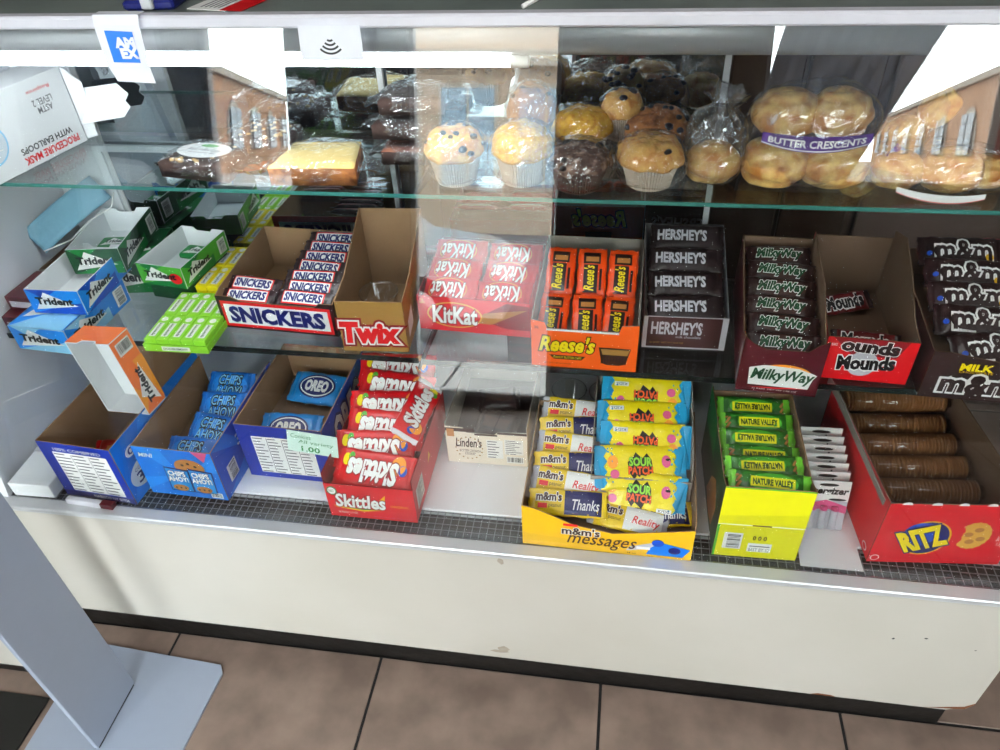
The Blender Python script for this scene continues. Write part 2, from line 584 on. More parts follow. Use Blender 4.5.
def grid_rect(fr, x0, y0, x1, y1, m, k=1, nx=8, ny=4):
    for i in range(nx):
        for j in range(ny):
            fr.rect(x0 + (x1 - x0) * i / nx, y0 + (y1 - y0) * j / ny, x0 + (x1 - x0) * (i + 1) / nx, y0 + (y1 - y0) * (j + 1) / ny, m, k)

def series(proto, n, pos, label_fn, group, first=True):
    """n copies of a proto; pos(i, obj) sets each in place"""
    out = []
    for i in range(n):
        o = proto if (i == 0 and first) else dup(proto)
        o['label'] = label_fn(i)
        o['group'] = group
        pos(i, o)
        out.append(o)
    return out
# ------------------------------------------------------------------ the shop around the case
def struct(o): return tag(o, kind='structure')
TILE = two_tone('floor_tile', (0.45, 0.38, 0.34), (0.56, 0.48, 0.43), 11.0, 0.35, 0.68, rough=0.42, bump=0.08)
GROUT = mat('grout', (0.10, 0.09, 0.09), 0.9)
mb = MB()
mb.box((-2.6, -1.25, -0.02), (2.2, 2.5, -0.002), GROUT)
S = 0.4725
for i in range(-6, 5):
    for j in range(-4, 5):
        ax, ay = 0.023 + i * S + 0.003, 0.33 + j * S + 0.003
        bx, by = ax + S - 0.006, ay + S - 0.006
        if bx > 2.2 or ax < -2.75 or by > 2.6 or ay < -1.6: continue
        ax, ay, by, bx = max(ax, -2.6), max(ay, -1.25), min(by, 2.5), min(bx, 2.2)
        mb.bbox((ax, ay, -0.004), (bx, by, 0.0), TILE, 0.0012)
struct(mb.build('floor'))
WALLC = mat('shop_wall_paint', (0.60, 0.57, 0.52), 0.8)
WALLD = mat('dark_back_wall', (0.20, 0.15, 0.12), 0.8, vary=0.3, scale=6)
for nm, a, b, m in (('wall_back', (-2.6, 2.4, 0), (2.2, 2.5, 2.7), WALLD), ('wall_left', (-2.7, -1.25, 0), (-2.6, 2.5, 2.7), WALLC),
                    ('wall_right', (2.2, -1.25, 0), (2.3, 2.5, 2.7), WALLC), ('ceiling', (-2.7, -1.25, 2.7), (2.3, 2.5, 2.8), WALLC)):
    mb = MB(); mb.box(a, b, m); struct(mb.build(nm))
FRM = mat('aluminium_door_frame', (0.72, 0.72, 0.72), 0.35, metal=0.5)
WF = mat('shopfront_wall', (0.13, 0.12, 0.12), 0.8)
def wall_with_holes(name, holes, x0, x1, y0, y1, z0, z1, m):
    mb = MB()
    x = x0
    for a, b, c, d in sorted(holes):
        mb.box((x, y0, z0), (a, y1, z1), m)
        mb.box((a, y0, z0), (b, y1, c), m)
        mb.box((a, y0, d), (b, y1, z1), m)
        x = b
    mb.box((x, y0, z0), (x1, y1, z1), m)
    return mb.build(name)
struct(wall_with_holes('wall_front', [(-1.74, -1.36, 0.90, 2.25), (-0.86, -0.25, 0.04, 2.2), (0.50, 1.75, 0.98, 2.3)], -2.7, 2.3, -1.25, -1.15, 0, 2.7, WF))
PANE = clear_film('window_glass', (0.96, 0.98, 0.97), 0.02, 1.0)
def sash(name, x0, x1, z0, z1, bars=()):
    root = struct(thing(name, None, None, ((x0 + x1) / 2, -1.2, z0)))
    cx = (x0 + x1) / 2
    mb = MB(); t = 0.02
    for a, b in (((x0, -1.22, z0), (x0 + t, -1.18, z1)), ((x1 - t, -1.22, z0), (x1, -1.18, z1)), ((x0 + t, -1.22, z0), (x1 - t, -1.18, z0 + t)), ((x0 + t, -1.22, z1 - t), (x1 - t, -1.18, z1))):
        mb.box(a, b, FRM)
    M = Matrix.Translation((-cx, 1.2, -z0))
    mb.build('frame', root, M)
    mb = MB(); mb.box((x0 + t, -1.203, z0 + t), (x1 - t, -1.197, z1 - t), PANE); mb.build('glass_pane', root, M)
    return root
sash('door_1', -0.86, -0.25, 0.04, 2.2)
sash('window_1', -1.74, -1.36, 0.90, 2.25)
sash('window_2', 0.50, 1.75, 0.98, 2.3)

# curtain drawn back over one side of the right shop window
mb = MB()
CURT = mat('sheer_grey_curtain', (0.60, 0.62, 0.66), 0.8)
nt_ = CURT.node_tree
tl_ = nt_.nodes.new('ShaderNodeBsdfTranslucent'); tl_.inputs['Color'].default_value = (.42, .45, .50, 1)
mx_ = nt_.nodes.new('ShaderNodeMixShader'); mx_.inputs[0].default_value = .6
nt_.links.new(nt_.nodes['Principled BSDF'].outputs[0], mx_.inputs[1]); nt_.links.new(tl_.outputs[0], mx_.inputs[2])
nt_.links.new(mx_.outputs[0], nt_.nodes['Material Output'].inputs['Surface'])
vs, fs = [], []
n = 60
for i in range(n + 1):
    t = i / n
    xt, xb = 0.705 + 0.75 * t, 0.425 + 0.365 * t
    dy = 0.03 * sin(t * 46) + 0.014 * sin(t * 91)
    for k in range(5):
        s_ = k / 4
        vs.append((xb + (xt - xb) * s_, -1.10 + dy * (0.6 + 0.4 * s_), 0.96 + (2.32 - 0.96) * s_))
for i in range(n):
    for k in range(4):
        fs.append((i * 5 + k, (i + 1) * 5 + k, (i + 1) * 5 + k + 1, i * 5 + k + 1))
mb.add(vs, fs, CURT, None, True)
o = mb.build('curtain')
sm = o.modifiers.new('s', 'SOLIDIFY'); sm.thickness = 0.003
tag(o, 'grey curtain drawn to one side of the shop window behind the viewer', 'curtain')
# red poster in the window
mb = MB()
mb.bbox((1.30, -1.165, 0.985), (1.62, -1.15, 1.40), WHT, 0.003)
mb.box((1.325, -1.1495, 1.01), (1.595, -1.149, 1.375), I['red'])
tag(mb.build('window_sign'), 'red sign with a white frame standing in the shop window', 'sign')

# the street outside
PAVE = mat('pavement_concrete', (0.56, 0.55, 0.54), 0.9, vary=0.15, scale=3)
ROAD = mat('asphalt', (0.33, 0.33, 0.34), 0.9, vary=0.15, scale=3)
mb = MB(); mb.box((-30, -3.9, -0.75), (40, -1.26, -0.6), PAVE)
for k in range(-12, 16):
    mb.box((k * 1.2 - 0.01, -3.9, -0.6), (k * 1.2 + 0.01, -1.26, -0.598), GROUT)
struct(mb.build('sidewalk'))
mb = MB(); mb.box((-80, -160, -0.80), (90, -3.9, -0.70), ROAD); struct(mb.build('road'))
BRICKW = mat('tan_brick', (0.66, 0.50, 0.38), 0.9, vary=0.15, scale=2)
BEIGE = mat('beige_stucco', (0.80, 0.72, 0.64), 0.9, vary=0.08, scale=1)
STONE = mat('stone_trim', (0.85, 0.80, 0.74), 0.8)
DKG = mat('dark_window_glass', (0.50, 0.58, 0.64), 0.1)
FRD = mat('dark_window_frame', (0.12, 0.12, 0.14), 0.5)
def arched(mb, frame, x0, z0, w_, h_):
    """arched window in a wall frame: trim, glass, glazing bars"""
    def arch(g, k, m, y0=0):
        pts = [(x0 - g, z0 - g * 0), (x0 + w_ + g, z0)]
        for i in range(11):
            a = pi * i / 10
            pts.append((x0 + w_ / 2 + (w_ / 2 + g) * cos(a), z0 + h_ - w_ / 2 + (w_ / 2 + g) * sin(a) * 0.8))
        frame.poly(pts, m, k)
    arch(w_ * 0.12, 1, STONE); arch(0, 2, FRD)
    for c in range(2):
        for r_ in range(4):
            a, b = x0 + w_ * (0.06 + 0.47 * c), z0 + h_ * (0.03 + 0.21 * r_)
            frame.rect(a, b, a + w_ * 0.41, b + h_ * 0.18, DKG, 3)
def building(name, label, p0, p1, base, h, wx, m, wz=(0.35, 0.85), ww=0.55, depth=6):
    root = thing(name, label, 'building', (p0[0], p0[1], base))
    d = Vector((p1[0] - p0[0], p1[1] - p0[1], 0)); L = d.length; U = d / L
    N = U.cross(Vector((0, 0, 1)))
    mb = MB()
    q = [Vector((0, 0, 0)), U * L, U * L - N * depth, -N * depth]
    mb.add([tuple(v) for v in q] + [(v.x, v.y, h) for v in q], [(0, 1, 5, 4), (1, 2, 6, 5), (2, 3, 7, 6), (3, 0, 4, 7), (4, 5, 6, 7), (3, 2, 1, 0)], m)
    mb.build('wall', root)
    mb = MB()
    q2 = [v + N * 0.25 * (1 if i < 2 else 0) for i, v in enumerate(q)]
    mb.add([(v.x, v.y, h) for v in q2] + [(v.x, v.y, h + 0.3) for v in q2], [(0, 1, 5, 4), (1, 2, 6, 5), (2, 3, 7, 6), (3, 0, 4, 7), (4, 5, 6, 7), (3, 2, 1, 0)], STONE)
    mb.build('cornice', root)
    for t in wx:
        mb = MB()
        f = Fr(mb, (0, 0, 0), U, (0, 0, 1), 1, 1); f.L = 0.05
        arched(mb, f, t, wz[0] * h, ww, (wz[1] - wz[0]) * h)
        mb.build('arched_window', root)
    return root
building('brick_building', 'long tan brick building with tall arched windows across the street', (15.9, -33), (31.5, -104.5), -0.7, 5.4, [k * 9.0 + 0.2 for k in range(8)], BRICKW, (0.31, 0.79), 4.0)
building('brick_building', 'tan brick building with arched windows at the other end of the street', (-24.9, -53.9), (-14.0, -18.3), -0.7, 4.6, [k * 6.0 + 1.0 for k in range(6)], BRICKW, (0.3, 0.8), 3.0)
# pale building straight across with panelled bays
root = thing('stucco_building', 'pale stucco building with square window bays across the street', 'building', (-8, -14, -0.7))
mb = MB(); mb.box((2.4, -5, 0), (7.2, 0, 5.2), BEIGE); mb.build('wall', root)
for a in (2.6, 4.2, 5.8):
    mb = MB(); mb.box((a, 0, 0.9), (a + 1.25, 0.06, 3.0), STONE)
    for c in range(2):
        for r_ in range(2):
            mb.box((a + 0.08 + c * 0.57, 0.06, 0.98 + r_ * 1.0), (a + 0.60 + c * 0.57, 0.08, 1.90 + r_ * 1.0), DKG)
    mb.build('window', root)
mb = MB(); mb.box((2.4, 0, 3.3), (7.2, 0.3, 3.6), STONE); mb.build('ledge', root)
# parked white car
CARW = mat('white_car_paint', (0.92, 0.92, 0.93), 0.25, coat=0.5)
CARG = mat('car_glass', (0.22, 0.25, 0.28), 0.08)
CART = mat('tyre_rubber', (0.08, 0.08, 0.08), 0.8)
root = thing('parked_car', 'white parked car outside the glass shop door', 'car', (-3.2, -5.6, -0.7))
mb = MB()
side = [(-2.2, .28), (2.2, .28), (2.25, .62), (1.9, .82), (1.15, .92), (.45, 1.42), (-1.3, 1.45), (-2.0, .98), (-2.25, .85)]
vs = [(x, -0.85 + (0.12 if z > 1 else 0), z) for x, z in side] + [(x, 0.85 - (0.12 if z > 1 else 0), z) for x, z in side]
k = len(side)
mb.add(vs, [tuple(range(k)), tuple(range(2 * k - 1, k - 1, -1))] + [((i + 1) % k, i, k + i, k + (i + 1) % k) for i in range(k)], CARW)
mb.build('body', root)
mb = MB()
for pts in ([(-1.75, .98), (-.45, .96), (-.45, 1.36), (-1.25, 1.36)], [(-.38, .96), (.95, .96), (.38, 1.36), (-.38, 1.36)]):
    mb.add([(x, 0.86 - (0.10 if z > 1 else 0), z) for x, z in pts], [tuple(range(4))[::-1]], CARG)
mb.build('side_window', root)
for x in (-1.4, 1.4):
    mb = MB()
    mb.lathe([(0.2, -0.1), (0.32, -0.1), (0.32, 0.1), (0.2, 0.1)], CART, 24, Matrix.Translation((x, 0.78, 0.32)) @ Matrix.Rotation(pi / 2, 4, 'X'))
    mb.lathe([(0.19, -0.105), (0.19, 0.105)], FRM, 16, Matrix.Translation((x, 0.78, 0.32)) @ Matrix.Rotation(pi / 2, 4, 'X'))
    mb.build('wheel', root)
mb = MB(); mb.bbox((0.75, 0.86, 0.86), (0.9, 1.02, 1.02), CARW, 0.02); mb.build('wing_mirror', root)

# ------------------------------------------------------------------ the display case
LAM = two_tone('cream_laminate', (0.755, 0.735, 0.695), (0.785, 0.765, 0.73), 3.0, 0.35, 0.65, rough=0.45, bump=0.0)
ALU = mat('brushed_aluminium', (0.80, 0.81, 0.82), 0.35, metal=0.35, bump=0.03, bscale=20)
WRAIL = mat('white_metal_rail', (0.86, 0.86, 0.89), 0.3, metal=0.1)
TOE = two_tone('black_kick_plate', (0.015, 0.014, 0.014), (0.06, 0.055, 0.055), 22, 0.55, 0.75, rough=0.45)
DARK = mat('dark_trough', (0.05, 0.05, 0.055), 0.6)
WIRE = mat('galvanised_wire', (0.55, 0.56, 0.58), 0.4, metal=0.6)
DECKW = two_tone('white_enamel', (0.90, 0.91, 0.93), (0.84, 0.85, 0.87), 5, 0.45, 0.75, rough=0.3, bump=0.0)
STEEL = mat('stainless_steel', (0.66, 0.67, 0.68), 0.35, metal=0.35, vary=0.15, scale=3)
GLASS = clear_film('front_glass', (0.985, 0.995, 0.99), 0.015, 1.45, rough=0.0, crease=.018, cscale=5.0, haze=.001)
SHELFG = clear_film('shelf_glass', (0.90, 0.95, 0.94), 0.03, 0.9, rough=0.01)
TEAL = mat('green_glass_edge', (0.24, 0.50, 0.47), 0.15, vary=0.15, scale=15)
GEDGE = mat('dark_glass_edge', (0.10, 0.14, 0.14), 0.2, vary=0.2, scale=15)
MIRR = mirror_mat('smoked_mirror', (0.07, 0.08, 0.11), 0.62)
BLKP = mat('black_plastic', (0.05, 0.05, 0.05), 0.4)
CHIP = mat('bare_particle_board', (0.50, 0.30, 0.18), 0.9, vary=0.3, scale=120)
TUBE = mat('lit_fluorescent_tube', (0.95, 0.98, 1.0), 0.3, emit=48.0)
case = thing('display_case', 'long white glass-fronted snack display case on the tiled floor', 'display case', (-0.3, 0.79, 0))
CM = Matrix.Translation((0.3, -0.79, 0))
def cpart(mb, name, label=None):
    o = mb.build(name, case, CM)
    if label: o['label'] = label
    return o
X0, X1 = -1.125, 0.70
mb = MB()
pts = [(0, 0.0), (1.780, 0.0), (1.793, 0.008), (1.810, 0.010), (1.820, 0.03), (1.820, 0.337), (0, 0.337)]
mb.plate(pts, 0.02, LAM, CHIP, (X0, 0.778, 0.098), (1, 0, 0), (0, 0, 1))
f = Fr(mb, (X0, 0.778, 0.098), (1, 0, 0), (0, 0, 1), 1.820, 0.337)
f.poly([(0.955, 0.0), (0.985, 0.022), (0.994, 0.03), (1.0, 0.085), (1.0, 0.10), (0.992, 0.055), (0.975, 0.03)], CHIP, 1)
f.poly([(0.845, 0.0), (0.853, 0.018), (0.866, 0.014), (0.872, 0.0)], CHIP, 1)
SC = mat('grey_scuff', (0.66, 0.61, 0.55), 0.7, vary=0.25, scale=80)
r = random.Random(4)
for cx, cy, sx, sy in ((0.527, 0.95, 0.004, 0.03), (0.523, 0.10, 0.008, 0.035), (0.518, 0.07, 0.012, 0.02), (0.923, 0.66, 0.002, 0.008), (0.896, 0.63, 0.0018, 0.008), (0.969, 0.6, 0.0012, 0.006)):
    f.poly([(cx + sx * cos(a) * r.uniform(.6, 1), cy + sy * sin(a) * r.uniform(.6, 1)) for a in [2 * pi * i / 9 for i in range(9)]], SC if sx > .003 else BLK, 1)
cpart(mb, 'front_panel', 'cream laminate front panel with chipped lower corner')
mb = MB(); mb.box((X0 - 0.06, 0.802, 0.0), (0.675, 0.825, 0.11), TOE); cpart(mb, 'kick_plate', 'black scuffed kick plate')
mb = MB(); mb.box((X0, 0.80, 0.098), (0.69, 1.30, 0.42), DECKW); cpart(mb, 'body')
mb = MB()
mb.bbox((X0, 0.764, 0.444), (X1, 0.79, 0.457), ALU, 0.002)
mb.box((X0, 0.774, 0.435), (X1, 0.79, 0.444), DARK)
cpart(mb, 'bottom_rail', 'aluminium rail under the glass')
mb = MB(); mb.box((X0, 0.79, 0.42), (X1, 0.848, 0.441), DARK); cpart(mb, 'trough', 'dark trough under the wire grille')
mb = MB()
for k in range(5):
    y = 0.793 + k * 0.0130
    mb.box((X0, y, 0.4515), (X1, y + 0.0012, 0.4527), WIRE)
k = 0
while X0 + k * 0.0135 < X1:
    x = X0 + k * 0.0135
    mb.box((x, 0.791, 0.4527), (x + 0.0012, 0.847, 0.4539), WIRE)
    k += 1
cpart(mb, 'wire_grille', 'fine grey wire grille along the glass')
mb = MB(); mb.bbox((X0, 0.848, 0.42), (X1, 1.262, 0.4545), DECKW, 0.002); cpart(mb, 'deck', 'white enamel bottom shelf')
TV = Vector((0, 0.163, 0.80)); GH = TV.length; TV.normalize()
mb = MB(); mb.plate([(0, 0), (1.82, 0), (1.82, GH), (0, GH)], 0.006, GLASS, GLASS, (X0, 0.787, 0.457), (1, 0, 0), tuple(TV)); cpart(mb, 'front_glass', 'slanting clear front glass reflecting the street')
mb = MB(); mb.bbox((X0 - .01, 0.945, 1.244), (X1, 0.966, 1.260), WRAIL, 0.003); cpart(mb, 'top_rail', 'white metal rail along the top edge')
TOPM = mat('dark_green_counter_glass', (0.46, 0.50, 0.48), 0.35, vary=0.45, scale=14)
mb = MB(); mb.box((X0, 0.967, 1.244), (X1, 1.32, 1.258), TOPM); cpart(mb, 'top_glass', 'dark glass top of the case')
mb = MB()
pr = [(0.988, 1.243), (0.983, 1.232), (0.981, 1.218), (0.984, 1.206), (0.992, 1.199), (1.004, 1.197), (1.07, 1.205), (1.085, 1.243)]
vs = [(X0 + 0.02, y, z) for y, z in pr] + [(X1 - 0.02, y, z) for y, z in pr]
k = len(pr)
mb.add(vs, [tuple(range(k)), tuple(range(2 * k - 1, k - 1, -1))] + [((i + 1) % k, i, k + i, k + (i + 1) % k) for i in range(k)], STEEL, None, True)
cpart(mb, 'lamp_housing', 'stainless lamp housing under the top')
mb = MB(); mb.tube([(X0 + 0.05, 1.001, 1.1885), (-0.145, 1.001, 1.1885)], 0.0075, TUBE, 12)
for x in (X0 + 0.04, -0.14):
    mb.tube([(x - 0.012, 1.001, 1.1885), (x + 0.012, 1.001, 1.1885)], 0.0085, WHT, 12)
cpart(mb, 'fluorescent_tube', 'lit white fluorescent tube')
mb = MB(); mb.box((X0 - 0.02, 0.80, 0.42), (X0, 1.32, 1.258), DECKW); cpart(mb, 'side_panel', 'white inner side wall')
mb = MB(); mb.box((X1 - 0.006, 0.97, 0.457), (X1, 1.26, 1.243), GLASS); cpart(mb, 'side_glass')
mb = MB()
mb.box((0.664, 0.800, 0.457), (0.676, 0.812, 0.47), ALU)
mb.plate([(0, 0), (0.012, 0), (0.012, GH), (0, GH)], 0.004, ALU, ALU, (0.668, 0.7965, 0.457), (1, 0, 0), tuple(TV))
cpart(mb, 'end_frame', 'metal strip closing the end of the glass')
mb = MB(); mb.plate([(0, 0), (0.018, 0), (0.018, GH), (0, GH)], 0.010, DECKW, DECKW, (X0, 0.785, 0.457), (1, 0, 0), tuple(TV)); cpart(mb, 'end_frame', 'white strip closing the left end of the glass')
def gshelf(x0, x1, y0, y1, z, t, edge, label):
    mb = MB()
    mb.box((x0, y0 + 0.0016, z - t), (x1, y1, z), SHELFG)
    mb.box((x0, y0, z - t), (x1, y0 + 0.0014, z), edge)
    cpart(mb, 'glass_shelf', label)
gshelf(X0 + 0.002, X1 - 0.008, 1.046, 1.255, 0.972, 0.006, TEAL, 'upper glass shelf with a green edge')
gshelf(X0 + 0.002, -0.327, 0.975, 1.255, 0.70, 0.011, GEDGE, 'left half of the middle glass shelf')
gshelf(-0.321, X1 - 0.008, 0.972, 1.255, 0.70, 0.011, GEDGE, 'right half of the middle glass shelf')
for z, y in ((0.688, 0.965), (0.963, 1.06)):
    for x in (-0.327, 0.66):
        mb = MB()
        mb.plate([(0, 0), (0, -0.006), (1.262 - y, -0.035), (1.262 - y, 0)][::-1], 0.004, BLKP, BLKP, (x + 0.004, y, z), (0, 1, 0), (0, 0, 1))
        cpart(mb, 'shelf_bracket', 'black shelf bracket')
def sdoor(x0, x1, y, lab):
    mb = MB(); mb.box((x0, y, 0.712), (x1, y + 0.006, 1.19), MIRR); cpart(mb, 'sliding_door', lab)
    for a in (x0 - 0.004, x1 - 0.006):
        mb = MB(); mb.box((a, y - 0.002, 0.712), (a + 0.010, y + 0.008, 1.19), ALU); cpart(mb, 'door_edge_trim')
sdoor(-1.0, -0.42, 1.270, 'left smoked mirror sliding door')
sdoor(-0.44, 0.158, 1.280, 'right smoked mirror sliding door')
mb = MB(); mb.box((X0, 1.264, 0.70), (-1.005, 1.28, 1.20), DECKW); cpart(mb, 'back_panel', 'white back panel beside the mirror doors')
mb = MB(); mb.box((X0, 1.264, 0.455), (-0.22, 1.275, 0.70), DECKW); cpart(mb, 'lower_back_panel', 'white lower back panel')
GB = mat('grey_back_panel', (0.25, 0.22, 0.21), 0.5)
mb = MB(); mb.box((-0.22, 1.264, 0.455), (X1, 1.275, 0.70), GB); cpart(mb, 'lower_back_panel', 'dark lower back panel')
mb = MB(); mb.box((X0, 1.256, 0.938), (0.16, 1.264, 0.95), WRAIL); cpart(mb, 'shelf_ledge', 'white ledge behind the upper shelf')
mb = MB(); mb.box((X0, 1.25, 1.20), (X1, 1.32, 1.244), STEEL); cpart(mb, 'door_track')
# brown things standing behind the open end of the case
BRN = mat('brown_varnished_wood', (0.24, 0.17, 0.12), 0.5, vary=0.4, scale=9)
BRN2 = mat('pale_brown_board', (0.34, 0.28, 0.25), 0.6, vary=0.15, scale=7)
root = thing('wooden_cupboard', 'dark brown wooden cupboard behind the open back of the case', 'cupboard', (0.55, 1.75, 0))
mb = MB(); mb.bbox((-0.50, 0.02, 0), (0.75, 0.55, 1.7), BRN, 0.006); mb.build('carcass', root)
for k in range(3):
    mb = MB(); mb.bbox((-0.49 + k * 0.165, 0.0, 0.06), (-0.335 + k * 0.165, 0.02, 1.66), BRN, 0.004); mb.build('door', root)
mb = MB(); mb.bbox((0.02, 0.0, 0.06), (0.74, 0.02, 1.66), BRN2, 0.004); mb.build('door', root)['label'] = 'paler brown door'

# ------------------------------------------------------------------ grey stand at the left
GS = mat('grey_powder_coated_steel', (0.60, 0.635, 0.70), 0.42, vary=0.03)
root = thing('floor_stand', 'grey metal floor stand on a flat base plate in front of the case', 'stand', (-0.97, 0.60, 0))
mb = MB(); mb.bbox((0.004, -0.068, 0.012), (0.014, 0.072, 1.12), GS, 0.0015); mb.build('upright_post', root)
mb = MB()
a, c = 0.19, 0.012
base = [(-0.14, -0.22), (0.155, -0.22), (0.173, -0.20), (0.190, 0.118), (0.178, 0.136), (-0.10, 0.150), (-0.14, 0.13)]
mb.add([(x, y, 0.0005) for x, y in base] + [(x, y, 0.006) for x, y in base],
       [tuple(range(6, -1, -1)), tuple(range(7, 14))] + [(i, (i + 1) % 7, 7 + (i + 1) % 7, 7 + i) for i in range(7)], GS)
mb.build('base_plate', root)
mb = MB(); mb.box((0.005, -0.064, 0.006), (0.012, 0.068, 0.012), BLKP); mb.build('gap_shade', root)['label'] = 'black strip for the shaded gap under the post'  # black strip stands in for the shade in the gap below the post
# corner of a beige cabinet and a black mat, seen past the stand's left edge
root = thing('beige_cabinet', 'beige cabinet corner on a black plinth past the grey stand', 'cabinet', (-1.46, 0.665, 0))
mb = MB(); mb.bbox((-0.30, 0, 0.03), (0.26, 0.5, 0.9), LAM, 0.003); mb.build('carcass', root)
mb = MB(); mb.box((-0.30, 0.004, 0), (0.255, 0.5, 0.03), BLKP); mb.build('plinth', root)
mb = MB(); mb.bbox((-1.75, 0.30, 0.0003), (-1.125, 0.62, 0.006), BLKP, 0.002)
tag(mb.build('floor_mat'), 'black rubber floor mat beside the base of the grey stand', 'mat')
# ------------------------------------------------------------------ cartons on the bottom shelf
DZ = 0.4550
c = Carton('biscuit_carton', 'dark blue open carton with a nutrition table, next to the left side wall', 'carton',
           -0.999, 0.807, DZ, -3.8, 0.149, 0.289, 0.142, 0.142, I['oblue'], KRAFT, out_side=I['chblue'])
f = c.p['front']
f.rect(0.0, 0.0, 1, 0.10, I['navy']); f.facts(0.16, 0.12, 0.90, 0.84, 1, 3, 12)
f.text('100% COMBINED', 0.2, 0.87, 0.85, 0.92, WHT, 2); f.text('NABISCO NY 07936', 0.42, 0.03, 0.92, 0.08, WHT, 2, bold=.01)
f = c.p['right']
f.poly([(0, 0), (0.55, 0), (1, .5), (1, 1), (.3, 1)], I['tblue'], 1); f.oval(0.17, 0.32, 0.13, 0.20, WHT, 2)
f.text('30', 0.10, 0.2, 0.25, 0.36, I['navy'], 3, bold=.02); f.text('COUNT', 0.10, 0.39, 0.24, 0.44, I['navy'], 3)
f.oval(0.14, 0.72, 0.05, 0.08, WHT, 2); f.text('0', 0.115, 0.67, 0.165, 0.77, I['navy'], 3, bold=.02)
c.done(); CA = c

def wave_pts(n=5): return None
c = Carton('cookie_carton', 'bright blue open cookie carton with cookie bags printed on its front', 'carton',
           -0.836, 0.830, DZ, -1.5, 0.155, 0.260, 0.123, 0.124, I['chblue'], KRAFT, out_side=I['blue'], no_back=True)
f = c.p['front']
f.poly([(0, 1), (.5, .45), (.35, 1)], I['tblue'], 1); f.poly([(.5, .45), (1, .9), (1, .6)], I['tblue'], 1); f.poly([(0, .1), (.5, .45), (0, .35)], I['tblue'], 1)
f.poly([(.75, 1), (.96, 1), (.88, .80)], I['pink'], 2)
f.text('MINI', .06, .80, .24, .88, WHT, 3, bold=.02, shear=.2)
f.oval(.66, .66, .19, .17, I['cookie'], 2); 
for a, b in ((.58, .7), (.66, .74), (.74, .69), (.64, .62), (.72, .6)): f.oval(a, b, .022, .026, I['brown'], 3, 8)
for x in (.30, .60):
    f.poly([(x, .12), (x + .30, .12), (x + .33, .60), (x + .02, .64)], I['navy'], 4); f.poly([(x + .015, .14), (x + .285, .14), (x + .31, .575), (x + .03, .61)], I['cyan'], 5)
    f.text('CHIPS\nAHOY!', x + .03, .34, x + .28, .56, WHT, 7, bold=.04, out=I['navy'], ow=.05)
    f.oval(x + .14, .20, .10, .07, I['cookie'], 6)
    for a in (.08, .14, .2): f.oval(x + a, .20, .014, .02, I['brown'], 7, 8)
f.bars(.80, .04, .95, .15, 4, seed=3)
f = c.p['right']
f.poly([(0, 0), (.45, .35), (1, 0)], I['chblue'], 1); f.poly([(0, 1), (.45, .35), (.2, 1)], I['chblue'], 1)
f.bars(.10, .18, .22, .50, 2, vertical=True, seed=5); f.text('30', .3, .55, .42, .75, WHT, 3, bold=.02)
c.tray(0, 0.0, .155, .260, .035, KRAFT_D)
c.done(); CB = c

c = Carton('biscuit_carton', 'dark blue open carton with a nutrition table beside the red sweets carton', 'carton',
           -0.665, 0.893, DZ, -1.1, 0.168, 0.240, 0.134, 0.134, I['oblue'], KRAFT, out_side=I['blue'])
f = c.p['front']; f.facts(.16, .10, .86, .80, 1, 4, 12)
f = c.p['right']
f.poly([(0, 0), (1, 0), (1, .4)], I['tblue'], 1); f.text('OREO', .2, .3, .8, .8, WHT, 3, bold=.04, out=I['navy'])
c.tray(0, 0.0, .168, .240, .05, KRAFT_D)
c.done(); CC = c

c = Carton('sweets_carton', 'red open carton full of red fruit sweet packets', 'carton',
           -0.478, 0.815, DZ, 0, 0.160, 0.253, 0.085, 0.095, I['crim'], I['dred'], side=[(0, .107), (.253, .095)])
f = c.p['front']
f.text('Skittles', .10, .34, .66, .72, WHT, 4, bold=.03, shear=.15, out=I['dred'], ow=.04)
f.text('ORIGINAL', .72, .42, .93, .49, I['gold'], 3)
f.oval(.08, .80, .06, .13, I['green'], 2); f.oval(.08, .80, .045, .10, WHT, 3); f.text('NET', .05, .76, .11, .84, I['green'], 4)
f.poly([(.06, .36), (.10, .30), (.40, .22), (.62, .30), (.40, .27)], I['gold'], 2); f.poly([(.10, .33), (.40, .27), (.62, .32), (.40, .30)], I['green'], 3)
f.poly([(.60, .60), (.68, .78), (.66, .52)], I['gold'], 2)
f.text('36 PACKS 2.17 OZ', .10, .12, .32, .18, WHT, 2); f.text('NET WT 78.12 OZ  (4 LB 14.1 OZ)', .5, .06, .95, .10, I['pink'], 2)
f = c.p['right']; f.rect(.06, .22, .24, .80, WHT, 1); f.facts(.07, .24, .23, .78, 2, 1, 8); f.poly([(.4, .55), (.44, .8), (.47, .6)], I['gold'], 1)
c.tray(0, 0, .16, .253, .060, I['dred'])
c.done(); CD = c

c = Carton('cookie_carton', 'cream and brown open cookie carton standing alone in the middle of the white shelf', 'carton',
           -0.294, 0.969, DZ, 0.4, 0.153, 0.238, 0.088, 0.060, I['cream'], GREYB, side=[(0, .10), (.238, .065)],
           front_pts=[(0, 0), (.153, 0), (.153, .088), (.098, .085), (.092, .078), (.04, .080), (.034, .092), (0, .094)])
f = c.p['front']
f.rect(0, .93, .36, 1.03, I['brown'], 1); f.rect(.36, .85, .64, .90, I['brown'], 1); f.rect(.64, .92, 1, .985, I['brown'], 1)
f.rect(0.02, .78, .11, 1.0, I['cookie'], 2)
f.text("Linden's", .12, .50, .44, .76, I['brown'], 4, bold=.02, shear=.2); f.text('BUTTER CRUNCH\nCOOKIES', .16, .26, .42, .42, I['brown'], 3)
for a in range(0, 360, 20):
    f.oval(.28 + .165 * cos(RD(a)), .46 + .32 * sin(RD(a)), .012, .02, I['tan'], 1, 6)
